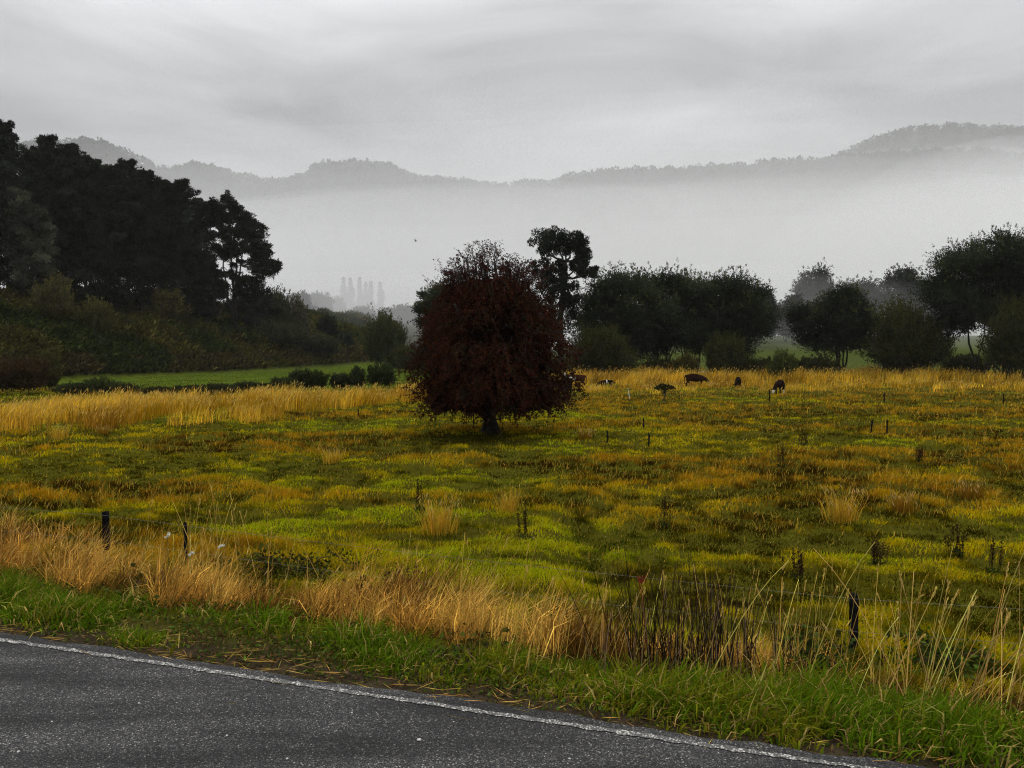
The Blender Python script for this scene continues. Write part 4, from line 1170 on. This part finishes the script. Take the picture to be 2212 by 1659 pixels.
def post_parts(base, h, w, parent, name='post', tiltx=0.0, cap=True, m=None):
    """square section post with bevelled edges, a flared moulded head and two wire slots"""
    mb = MB(); a = w / 2; bv = a * .28
    ring = np.array([[-a, -a + bv], [-a + bv, -a], [a - bv, -a], [a, -a + bv], [a, a - bv], [a - bv, a], [-a + bv, a], [-a, a - bv]])
    lv = [(-.25, 1.0), (h * .5, .97), (h - .12, .96), (h - .11, 1.0), (h - .015, 1.0), (h, .86)]
    V = []; n = 8
    for z, s in lv:
        V.append(np.concatenate([ring * s + [tiltx * z, 0], np.full((n, 1), z)], 1))
    V = np.concatenate(V) + base
    q = [[k * n + j, k * n + (j + 1) % n, (k + 1) * n + (j + 1) % n, (k + 1) * n + j] for k in range(len(lv) - 1) for j in range(n)]
    top = len(V); V = np.concatenate([V, [np.array([tiltx * h, 0, h]) + base]])
    mb.add(V, q, [[top, (len(lv) - 1) * n + j, (len(lv) - 1) * n + (j + 1) % n] for j in range(n)])
    p = mb.build(name, m or M_post, parent)
    if cap:
        mb = MB()
        c = base + np.array([tiltx * h - w * .62, -w * .15, h - .055])
        tube(mb, [c + [-.022, 0, 0], c + [-.018, 0, 0], c + [.004, 0, 0], c + [.02, 0, 0]], [.012, .024, .028, .022], 10)
        tube(mb, [c + [-.012, 0, .035], c + [-.012, 0, -.03]], [.009, .009], 6)
        o = mb.build('insulator', M_post, parent); o.parent = p; o.matrix_parent_inverse = Matrix.Translation(-Vector(parent.location))
    return p

PL_ = np.array([at(228, 1105, 9.0), at(1845, 1282, 6.8)])
def fence():
    A, B = PL_[0], PL_[1]
    d = (B - A)
    posts = [(A - d * 1.0, 1), (A, 1), (B, 1), (B + d * .95, 1)]
    # a half hidden thin post stands in the bramble between the two
    root = thing('wire_fence', [0, 7.6, -.6], 'low wire fence on two black posts along the verge', 'fence')
    pts = []
    for k, (p, _) in enumerate(posts):
        g = float(G(p[0], p[1])); top = p[2] if k in (1, 2) else g + .78
        post_parts(np.array([p[0], p[1], g]), top - g, .066, root, 'post')
        pts.append(np.array([p[0], p[1], top]))
    thin = at(400, 1128, 9.0); g = float(G(thin[0], thin[1]))
    post_parts(np.array([thin[0], thin[1], g]), thin[2] - g, .035, root, 'post', 0, False)
    for dz in (-.035, -.33, -.55):
        P = []
        for a, b in zip(pts[:-1], pts[1:]):
            for t in np.linspace(0, 1, 16)[:-1]:
                q = a * (1 - t) + b * t + np.array([0, -.045, dz - .035 * math.sin(math.pi * t)]); P.append(q)
        P.append(pts[-1] + [0, -.045, dz])
        mb = MB(); tube(mb, P, .0016, 5); mb.build('wire', M_wire, root)
fence()

FP = [(774, 882, 902, 'dark thin post before the end of the left golden belt', 0), (1023, 892, 922, 'thin dark post seen under the red tree beside its trunk', 0), (1390, 902, 926, 'lone dark post halfway between the red tree and the grazing white faced calf', 0),
      (1312, 930, 956, 'faint dark post right of the red tree, nearer than the lone one', 0), (1401, 936, 966, 'dark stake nearest the middle right of the pasture', .04), (1662, 842, 868, 'dark post directly left of the grazing white faced calf', 0),
      (1910, 848, 872, 'dark post right of the white faced calf, farther than the pair', 0), (2168, 850, 875, 'dark post nearest the right edge of the pasture', -.04), (1881, 907, 937, 'leaning dark post, left one of the pair', .10), (1916, 906, 936, 'upright dark post, right one of the pair', 0),
      (454, 880, 902, 'dark post sunk in the left golden belt', 0)]
for px, tr, br, l, tl in FP:
    g = ghit(px, br); h = (br - tr) * g[1] / F
    root = thing('fence_post', g, l, 'post', 'thin posts across the pasture')
    post_parts(g, h, max(.05, 2.4 * g[1] / F), root, 'stake', tl, False)
    mb = MB(); c = g + np.array([tl * h, -.04, h * .86]); tube(mb, [c + [0, .02, 0], c + [0, -.02, 0]], .022, 8); mb.build('clip', M_post, root)
g = ghit(1360, 862)
root = thing('marker_post', g, 'white marker post standing in the pasture right of the red tree', 'post')
post_parts(g, .72, .05, root, 'stake', -.14, False, M_white)
mb = MB(); tube(mb, [g + [-.10, -.04, .66], g + [-.10, -.062, .66]], .03, 8); mb.build('clip', M_post, root)

# ---------------------------------------------------------------- stalks, weeds, flowers
def stem(mb, base, h, az, lean, curve, w, col, head=0.0, hcol=None):
    t = np.linspace(0, 1, 8)
    a = lean + curve * t ** 2
    st = h / 7
    P = base + np.concatenate([[[0, 0, 0]], np.cumsum(np.stack([np.sin(a) * math.cos(az), np.sin(a) * math.sin(az), np.cos(a)], 1)[:-1] * st, 0)])
    tube(mb, P, np.linspace(w, w * .45, 8), 4, col)
    if head:
        n = 30; f = rng.uniform(0, 1, n)
        d = unit(P[-1] - P[-3])
        q = P[-1] - d * head * (1 - f)[:, None] + rng.normal(0, .004, (n, 3))
        cards(mb, q, d + rng.normal(0, .25, (n, 3)), .035, .011, vary(hcol if hcol is not None else col, n, .2))
    return P[-1]

def place_px(px, row): return ghit(px, row)
def stalk_clump(name, label, px, row, n, h, spread, col, w, lean=.12, az=None, head=.07, curve=.15, cat='grass stems', hv=.35, group='tall stem clumps along the verge', litter=True):
    """a handful of tall stems with seed heads rising out of the verge"""
    g = ghit(px, row)
    mb = MB()
    for _ in range(n):
        x = g[0] + rng.normal(0, spread); y = g[1] + rng.normal(0, spread * .35)
        b = np.array([x, y, float(G(x, y)) - .03])
        a = rng.uniform(0, 6.28) if az is None or rng.uniform() < .2 else rng.normal(az, .6)
        c = vary(col, 1, .35)[0]
        hh = h * (1 - hv * 1.6 * rng.uniform() ** 1.5) * rng.uniform(.9, 1.1)
        ln, cu = abs(rng.normal(lean, .16)), rng.uniform(0, curve * 2)
        tip = stem(mb, b, hh, a, ln, cu, w * 1.25 * rng.uniform(.6, 1.2), c)
        if head and rng.uniform() < .5:
            m = 16; f = rng.uniform(0, 1, m); hl = head * rng.uniform(.6, 1.3)
            d = unit(np.array([math.cos(a) * (ln + cu * .7), math.sin(a) * (ln + cu * .7), 1.0]))
            q = tip - d * hl * (1 - f)[:, None] + rng.normal(0, .0025, (m, 3))
            cards(mb, q, d + rng.normal(0, .12, (m, 3)), .028, .007, vary(np.asarray(col) * .95, m, .25))
    return tag(mb.build(name, M_grass), label, cat, group, 'stuff')
ST = (.62, .44, .11)
stalk_clump('straw_stems', 'tallest straw stems with seed heads, right of the left fence post', 470, 1290, 40, 1.1, .34, ST, .0027)
stalk_clump('straw_stems', 'straw stems leaning right above the dry bank, left of the upright ones in the middle', 350, 1290, 12, .8, .25, ST, .0025, .2, 0)
stalk_clump('straw_stems', 'thin straw stems leaning right in the middle of the dry bank', 940, 1370, 34, 1.0, .38, ST, .0024, .36, .1, .09)
stalk_clump('straw_stems', 'short upright straw stems left of the dark stalks', 1300, 1440, 34, .68, .34, (.64, .45, .11), .0024, .16, .2, .05)
stalk_clump('straw_stems', 'pale straw stems mixed into the right end of the dark stalks', 1610, 1470, 26, .72, .30, ST, .0024, .14)
stalk_clump('straw_stems', 'straw stems standing close around the right fence post', 1800, 1480, 34, .95, .36, (.64, .47, .11), .0027, .16, .2)
stalk_clump('straw_stems', 'long straw stems fanning to the right edge of the picture', 2040, 1540, 46, 1.15, .38, (.62, .44, .12), .0031, .42, .1, .10, .3)
stalk_clump('straw_stems', 'straw stems leaning left of the fanning ones, right of the right fence post', 1945, 1500, 14, .8, .2, ST, .0027, .35, 2.8)
stalk_clump('straw_stems', 'straw stems cut by the right edge of the picture', 2190, 1560, 18, .9, .25, ST, .0028, .5, .1)
stalk_clump('straw_stems', 'short straw stems behind the fence at the left edge', 40, 1240, 40, .6, .5, (.54, .38, .11), .0027, .14)
stalk_clump('dead_stalks', 'dense dark brown dead stalks left of the right fence post', 1462, 1455, 120, .80, .26, (.040, .026, .014), .0026, .12, None, 0, .12, 'dead stalks')
stalk_clump('dead_stalks', 'thinner brown dead stalks beside the dense dark ones', 1575, 1465, 60, .70, .20, (.055, .036, .026), .0031, .12, None, 0, .12, 'dead stalks')
stalk_clump('dead_stalks', 'pinkish grey dead stalks among the dark ones', 1530, 1470, 34, .60, .34, (.28, .19, .13), .0027, .12, None, 0, .12, 'dead stalks')
# one red stem beside the dark stalks
g = ghit(1398, 1440); root = thing('red_weed', g, 'single bright red weed stem at the left side of the dark stalks', 'weed')
mb = MB(); stem(mb, g, .62, 2.6, .05, .25, .006, (.30, .022, .018)); mb.build('stem', M_leaf, root)
mb = MB(); cards(mb, g + [-.03, 0, .60] + rng.normal(0, .012, (24, 3)), rdir(24, .3), .03, .014, vary((.16, .02, .018), 24)); mb.build('seed_head', M_leaf, root)

# white yarrow heads in the dry bank
M_umb = leaf_mat('umbel_white', .15, .6, .1)
for px, row, l, a in [(362, 1158, 'white flower head nodding on the highest stem, left of the straw stems', .5), (413, 1198, 'white flat flower head nearest the middle of the three', .2), (478, 1181, 'white flat flower head right of the other two', .2)]:
    top = at(px, row, 6.9); gg = np.array([top[0] - .04, 6.95, float(G(top[0], 6.95))])
    root = thing('white_flower', gg, l, 'flower', 'white flower heads in the dry bank')
    mb = MB(); tube(mb, bend(gg, top, 6, .02, .008), np.linspace(.004, .0026, 6), 5, (.12, .12, .03)); mb.build('stem', M_leaf, root)
    mb = MB(); n = 70; r_ = np.sqrt(rng.uniform(0, 1, n)) * .024; th = rng.uniform(0, 6.28, n)
    q = top + np.stack([r_ * np.cos(th), r_ * np.sin(th), .012 * (1 - (r_ / .024) ** 2) + a * .04 * np.cos(th)], 1)
    cards(mb, q, rdir(n, .2), .014, .012, vary((.66, .70, .62), n, .1, .02), rdir(n, 2)); mb.build('flower_head', M_umb, root)

# brambles
def bramble(label, px, row, rx, h, n, col, Y=None, canes=9):
    g = ghit(px, row)
    root = thing('bramble', g, label, 'bramble', 'brambles along the fence')
    mb, tb = MB(), MB(); w = px_r(rx, g[1])
    for _ in range(canes):
        a = rng.uniform(0, 6.28); b = g + np.array([rng.normal(0, w * .25), rng.normal(0, .12), 0])
        e = b + np.array([math.cos(a) * w, math.sin(a) * .35, rng.uniform(-.02, .12)])
        P = bend(b, e, 8, h * rng.uniform(.6, 1.1), .02); tube(tb, P, np.linspace(.007, .003, 8), 5, (.05, .02, .012))
        for q in P[1:]:
            m = n // (canes * 7)
            cards(mb, q + rng.normal(0, .05, (m, 3)), rdir(m, .2), .055 * rng.uniform(.6, 1.3, m), .04 * rng.uniform(.7, 1.2, m), vary(col, m, .35, .12), rdir(m, 1.2))
    m = n // 2
    q = g + np.stack([rng.normal(0, w * .5, m), rng.normal(0, .16, m), np.abs(rng.normal(0, h * .45, m))], 1)
    cards(mb, q, rdir(m, .2), .055 * rng.uniform(.6, 1.3, m), .042, vary(col, m, .35, .12), rdir(m, 1.2))
    tb.build('canes', noisy_mat('cane', (.03, .014, .01), (.06, .025, .016), 20), root); mb.build('leaves', M_leaf, root)
bramble('dark bramble behind the straw stems left of the middle', 610, 1250, 120, .20, 700, (.045, .048, .009))
bramble('dark leafy bramble at the foot of the right fence post', 1740, 1462, 70, .20, 700, (.030, .045, .010))
bramble('small bramble sprawling from the dry bank towards the road', 1010, 1425, 85, .07, 160, (.050, .055, .010))
bramble('low bramble below the left fence post', 330, 1300, 70, .08, 200, (.05, .05, .010))
bramble('dark bramble near the right edge behind the fanning stems', 2010, 1440, 110, .14, 500, (.04, .06, .008))
bramble('brown bramble in the middle of the dry bank', 850, 1330, 90, .30, 700, (.050, .030, .012))

# dock weeds standing dark in the pasture
def dock_mesh(seed, n=9, h=.55, col=(.034, .020, .010)):
    mb = MB()
    for _ in range(n):
        b = np.array([rng.normal(0, .07), rng.normal(0, .07), 0]); a = rng.uniform(0, 6.28)
        hh = h * rng.uniform(.6, 1.1); ln = abs(rng.normal(.1, .08))
        tip = stem(mb, b, hh, a, ln, .1, .006, col)
        m = 40; f = rng.uniform(.35, 1, m)
        q = b + (tip - b) * f[:, None] + rng.normal(0, .012, (m, 3))
        cards(mb, q, rdir(m, .8), .045, .018, vary(col, m, .3))
    m = 26
    cards(mb, np.stack([rng.normal(0, .05, m), rng.normal(0, .05, m), np.full(m, .02)], 1), rdir(m, .6), .16, .05, vary((.05, .06, .012), m, .3))
    return mb.mesh('dock', M_leaf)
DM = [dock_mesh(1), dock_mesh(2, 6, .65), dock_mesh(3, 14, .5, (.05, .03, .013))]
DK = [(1136, 1168, 1), (992, 1215, 0), (1432, 1140, 1), (1448, 1142, 1), (1720, 1255, 0), (1850, 1240, 1), (1895, 1225, 2), (1960, 1215, 1), (2065, 1200, 0), (1375, 1230, 0), (1985, 1000, 2), (2085, 1145, 2), (1690, 1010, 1), (1310, 1010, 0), (2140, 1240, 1), (540, 1180, 0), (905, 1105, 1), (1830, 985, 1), (1735, 965, 0), (1415, 1000, 1)]
for k, (px, row, v) in enumerate(DK[::2]):
    gg = ghit(px, row)
    o = bpy.data.objects.new('dock_weed', DM[v]); COL.objects.link(o); o.location = gg; o.rotation_euler[2] = k * 2.1; s = .72 + .007 * gg[1]; o.scale = (s, s, s * (.8 + .3 * vn(np.array([k * 1.7]), np.array([.5]), 4)[0]))
    tag(o, 'dark brown dried dock weed standing in the rough pasture', 'weed', 'dark dock weeds in the pasture')
# the little flat headed bush out in the pasture
g = ghit(1435, 866)
root = thing('small_bush', g, 'tiny flat headed bush on a bare stem, right of the white marker post', 'bush')
mb, tb = MB(), MB(); k = g[1] / F
tube(tb, bend(g - [0, 0, .1], g + [0, 0, 28 * k], 5, 0, .02), [.05, .045, .04, .035, .03], 6)
for dx, dz, r_ in ((-14, 28, 11), (-4, 32, 12), (8, 30, 12), (16, 27, 9), (0, 26, 12)):
    q = g + np.array([dx * k, rng.normal(0, .1), dz * k]); tube(tb, bend(g + [0, 0, 16 * k], q, 4), [.03, .025, .02, .015], 5)
    ellip_leaves(mb, q, np.array([r_, r_ * .8, 5]) * k * .75, 110, .13, .07, (.030, .034, .012), .7, .4, .1)
tb.build('trunk', M_bark, root, True); mb.build('crown', M_leaf, root)

# loose stones on the road
M_stone = noisy_mat('loose_stone', (.45, .44, .41), (.62, .60, .57), 60, .7, .3)
def stone_mesh(seed):
    bm = bmesh.new(); bmesh.ops.create_icosphere(bm, subdivisions=2, radius=1)
    r_ = random.Random(seed)
    for v in bm.verts: v.co *= 1 + r_.uniform(-.2, .2); v.co.z *= .6
    me = bpy.data.meshes.new('stone'); bm.to_mesh(me); bm.free(); me.materials.append(M_stone); return me
SM = [stone_mesh(k) for k in range(3)]
for k, (px, row, s) in enumerate([(905, 1600, .011), (490, 1590, .006), (112, 1560, .006), (760, 1540, .005), (300, 1520, .006), (40, 1625, .007), (1230, 1640, .006), (620, 1640, .006), (980, 1560, .004)]):
    gg = ghit(px, row); o = bpy.data.objects.new('stone', SM[k % 3]); COL.objects.link(o)
    d_ = ray(px, row); t_ = -2.0 / d_[2]
    o.location = (d_[0] * t_, d_[1] * t_, s * .5); o.scale = (s, s, s); o.rotation_euler[2] = k
    tag(o, 'largest pale loose stone lying on the road' if k == 0 else 'small pale chip of gravel lying loose on the road', 'stone', None if k == 0 else 'loose chips on the road')
# ---------------------------------------------------------------- animals
def skin_body(name, verts, edges, radii, m, parent, sub=2):
    me = bpy.data.meshes.new(name); me.from_pydata([tuple(v) for v in verts], edges, [])
    o = bpy.data.objects.new(name + '_skeleton', me); COL.objects.link(o)
    o.modifiers.new('skin', 'SKIN'); sb = o.modifiers.new('sub', 'SUBSURF'); sb.levels = sub; sb.render_levels = sub
    for v, r in zip(me.skin_vertices[0].data, radii):
        v.radius = r if isinstance(r, tuple) else (r, r)
    me.skin_vertices[0].data[0].use_root = True
    dg = bpy.context.evaluated_depsgraph_get(); dg.update()
    bm = bpy.data.meshes.new_from_object(o.evaluated_get(dg))
    bpy.data.objects.remove(o); bpy.data.meshes.remove(me)
    bm.name = name
    for p in bm.polygons: p.use_smooth = True
    return bm

def coat_mat(name, base, white=None, face=(0, 0, 0), rules=()):
    """hide with large patches: each rule = (axis, below/above, limit) box in the animal's own coordinates painted pale"""
    def b(nt, out):
        tc = N(nt, 'ShaderNodeTexCoord'); sep = N(nt, 'ShaderNodeSeparateXYZ'); nt.links.new(tc.outputs['Object'], sep.inputs[0])
        no = N(nt, 'ShaderNodeTexNoise'); no.inputs['Scale'].default_value = 6; no.inputs['Detail'].default_value = 4; nt.links.new(tc.outputs['Object'], no.inputs['Vector'])
        p = N(nt, 'ShaderNodeBsdfPrincipled'); p.inputs['Roughness'].default_value = .9; p.inputs['Specular IOR Level'].default_value = 0
        r = N(nt, 'ShaderNodeValToRGB'); e = r.color_ramp.elements
        e[0].position = .3; e[0].color = (*[v * .6 for v in base], 1); e[1].position = .7; e[1].color = (*[v * 1.4 for v in base], 1)
        nt.links.new(no.outputs['Fac'], r.inputs[0])
        cur = r.outputs[0]
        def m(op, a, bv):
            n = N(nt, 'ShaderNodeMath', operation=op)
            for k, v in enumerate((a, bv)):
                if isinstance(v, (int, float)): n.inputs[k].default_value = v
                else: nt.links.new(v, n.inputs[k])
            return n.outputs[0]
        for box_ in rules:
            f = None
            for ax, lo, hi in box_:
                v = m('ADD', sep.outputs[ax], m('MULTIPLY', m('SUBTRACT', no.outputs['Fac'], .5), .10))
                t = m('MULTIPLY', m('GREATER_THAN', v, lo), m('LESS_THAN', v, hi))
                f = t if f is None else m('MULTIPLY', f, t)
            x = N(nt, 'ShaderNodeMix', data_type='RGBA'); nt.links.new(f, x.inputs[0]); nt.links.new(cur, x.inputs[6]); x.inputs[7].default_value = (.55, .50, .42, 1)
            cur = x.outputs[2]
        nt.links.new(cur, p.inputs['Base Color']); nt.links.new(p.outputs[0], out.inputs['Surface'])
    return mat(name, b)
M_horn = noisy_mat('hoof', (.02, .018, .015), (.05, .045, .035), 30, .5, .1)

def cow_shape(s, graze=True, head_yaw=0.0, belly=1.0):
    """skeleton of a cow of shoulder height s, facing +x; returns vertices, edges, radii"""
    V = []; E = []; Rr = []
    def a(p, r, par=None):
        V.append(np.array(p, float) * s); Rr.append(tuple(np.array(r) * s) if isinstance(r, tuple) else r * s); k = len(V) - 1
        if par is not None: E.append((par, k))
        return k
    rump = a((-.62, 0, .80), (.20, .21)); loin = a((-.30, 0, .76), (.235, .27 * belly), rump); mid = a((.05, 0, .72), (.24, .29 * belly), loin); sh = a((.40, 0, .76), (.20, .27), mid)
    tail0 = a((-.78, 0, .88), .07, rump); t1 = a((-.85, 0, .70), .028, tail0); t2 = a((-.86, .01, .42), .022, t1); a((-.86, .01, .24), .04, t2)
    cy_, sy = math.cos(head_yaw), math.sin(head_yaw)
    def hd(d, z): return (.40 + d * cy_, d * sy, z)
    if graze:
        n1 = a(hd(.27, .66), (.13, .17), sh); n2 = a(hd(.47, .45), (.10, .13), n1); pol = a(hd(.58, .30), (.095, .11), n2); mz = a(hd(.66, .15), (.075, .085), pol); nz = a(hd(.68, .04), (.062, .062), mz)
    else:
        n1 = a(hd(.24, .86), (.14, .17), sh); n2 = a(hd(.40, .98), (.10, .13), n1); pol = a(hd(.50, 1.04), (.10, .11), n2); mz = a(hd(.66, .94), (.075, .085), pol); nz = a(hd(.76, .87), (.062, .062), mz)
    for sd_ in (-1, 1):
        y = .13 * sd_
        k = a((.42, y, .50), .095, sh); k = a((.43, y, .30), .058, k); k = a((.42, y, .14), .042, k); k = a((.42, y, .05), .046, k); a((.45, y, -.02), .048, k)
        k = a((-.60, y, .54), (.12, .13), rump); k = a((-.55, y, .40), .080, k); k = a((-.70, y, .30), .058, k); k = a((-.67, y, .13), .042, k); k = a((-.66, y, .05), .046, k); a((-.63, y, -.02), .048, k)
    ears = []
    P = np.array(V[pol]); 
    return V, E, Rr, P, (cy_, sy)

def cow(name, label, px, row, s, yaw, m, graze=True, head_yaw=0.0, cat='cow', belly=1.0, Y=None, group='cattle grazing behind the red tree'):
    g = ghit(px, row) if Y is None else np.array([at(px, row, Y)[0], Y, float(G(at(px, row, Y)[0], Y))])
    V, E, Rr, pol, (c_, s_) = cow_shape(s, graze, head_yaw, belly)
    root = thing(name, g, label, cat, group)
    root.rotation_euler[2] = yaw
    me = skin_body('body', V, E, Rr, m, root); me.materials.append(m)
    o = bpy.data.objects.new('body', me); COL.objects.link(o); o.parent = root
    for sd_ in (-1, 1):
        mb = MB(); q = pol + np.array([-s_ * .09 * sd_ * s, c_ * .09 * sd_ * s, .05 * s]); d = np.array([-s_ * sd_ - c_ * .2, c_ * sd_ - s_ * .2, -.05])
        tube(mb, [q, q + d * .05 * s, q + d * .12 * s, q + d * .17 * s], [.012 * s, .042 * s, .036 * s, .006 * s], 8)
        e = mb.build('ear', m, None, True); e.parent = root
    return root
BR = (.020, .0085, .0055); BK = (.009, .007, .0065)
FACE = [(0, .86, 2), (2, -1, .40)]
m_br = coat_mat('brown_coat', (.042, .015, .008), rules=[[(0, .90, 2), (2, .55, 2)]])
m_red = coat_mat('red_white_coat', BR, rules=[[(0, 1.00, 2), (2, -1, .35)], [(2, .30, .46), (0, -.45, .2)]])
m_wf = coat_mat('white_faced_coat', (.012, .006, .005), rules=[[(0, .83, 2), (2, -1, .34)], [(0, -.75, -.4), (2, .02, .32), (1, .02, 2)], [(0, .1, .5), (2, .36, .50)]])
m_dk = coat_mat('dark_coat', BK, rules=[])
m_dw = coat_mat('dark_white_coat', BK, rules=[[(0, -.16, -.04), (2, .2, .9)]])
m_wf2 = coat_mat('dark_white_faced_coat', BK, rules=[[(0, 1.16, 2), (2, .9, 2)]])
cow('cow', 'brown cow in tall golden grass just right of the red tree', 1243, 838, 1.22, R(180), m_br, False, R(-15), Y=72)
cow('cow', 'dark cow half hidden behind the right edge of the red tree', 1221, 853, 1.30, R(-70), m_wf2, False, R(10), Y=56)
cow('cow', 'brown cow with a white belly patch grazing in front of the white sheep', 1503, 836, 1.18, R(-8), m_red, True, R(-12), belly=1.25, Y=69)
cow('calf', 'dark calf with a white band lying low in the golden grass', 1308, 838, .82, R(176), m_dw, True, 0, 'calf', Y=69)
cow('calf', 'plain dark calf grazing with its back turned, left of the white faced one', 1594, 836, 1.0, R(-112), m_dk, True, R(-10), 'calf', Y=69)
cow('calf', 'white faced dark calf grazing beside a thin post', 1684, 853, 1.08, R(-122), m_wf, True, R(-18), 'calf', Y=57.5)

m_wool = noisy_mat('wool', (.50, .47, .40), (.66, .62, .53), 14, .9, .6)
def sheep(label, px, row, Y, yaw, s):
    x = at(px, row, Y)[0]; root = thing('sheep', np.array([x, Y, at(px, row, Y)[2] - .62 * s]), label, 'sheep', 'white sheep in the far grass')
    root.rotation_euler[2] = yaw
    V = np.array([(-.40, 0, .58), (-.1, 0, .58), (.25, 0, .60), (.48, 0, .70), (.60, 0, .76), (.75, 0, .70)]); E = [(0, 1), (1, 2), (2, 3), (3, 4), (4, 5)]; Rr = [.20, .27, .24, .13, .10, .06]
    V = list(V)
    for sx in (.25, -.34):
        for y in (-.12, .12):
            k = len(V); V += [np.array([sx, y, .36]), np.array([sx, y, .18]), np.array([sx, y, .0])]; Rr += [.06, .035, .03]; E += [(2 if sx > 0 else 0, k), (k, k + 1), (k + 1, k + 2)]
    me = skin_body('body', [v * s for v in V], E, [r * s for r in Rr], m_wool, root); me.materials.append(m_wool)
    o = bpy.data.objects.new('body', me); COL.objects.link(o); o.parent = root
    for sd_ in (-1, 1):
        mb = MB(); q = np.array([.60, .07 * sd_, .79]) * s; d = np.array([-.2, sd_, -.1])
        tube(mb, [q, q + d * .05 * s, q + d * .12 * s], [.01 * s, .03 * s, .006 * s], 6); e = mb.build('ear', m_wool, None, True); e.parent = root
sheep('white sheep behind the brown cow with the belly patch', 1492, 806, 88, R(178), 1.35)
sheep('white sheep showing only its head and back, right of the other sheep', 1522, 806, 90, R(165), 1.15)

# ---------------------------------------------------------------- bird
bp = at(898, 521, 150)
root = thing('bird', bp, 'small dark bird flying in front of the fog left of the red tree', 'bird')
me = skin_body('body', [(-.28, 0, -.02), (-.1, 0, 0), (.12, 0, .02), (.27, 0, .04), (.38, 0, .03), (-.48, 0, -.03)], [(0, 1), (1, 2), (2, 3), (3, 4), (0, 5)], [(.06, .05), .11, .10, .075, .02, (.10, .012)], None, root)
m_bird = noisy_mat('dark_feathers', (.012, .012, .013), (.03, .03, .03), 30, .7, .1); me.materials.append(m_bird)
o = bpy.data.objects.new('body', me); COL.objects.link(o); o.parent = root
for sd_ in (-1, 1):
    mb = MB(); th = .012
    pr = np.array([(.14, .06, .03), (.20, .34, .22), (.10, .62, .40), (-.14, .78, .50), (-.10, .50, .30), (-.16, .26, .14), (-.14, .06, .02)]) * [1, sd_, 1]
    n = len(pr); V = np.concatenate([pr + [0, 0, th], pr - [0, 0, th]])
    q = [[k, (k + 1) % n, n + (k + 1) % n, n + k] for k in range(n)]
    t = [[0, k, k + 1] for k in range(1, n - 1)] + [[n, n + k + 1, n + k] for k in range(1, n - 1)]
    mb.add(V, q, t); w = mb.build('wing', m_bird); w.parent = root
root.rotation_euler = (R(-24), R(14), R(200)); root.scale = (.7, .7, .7)
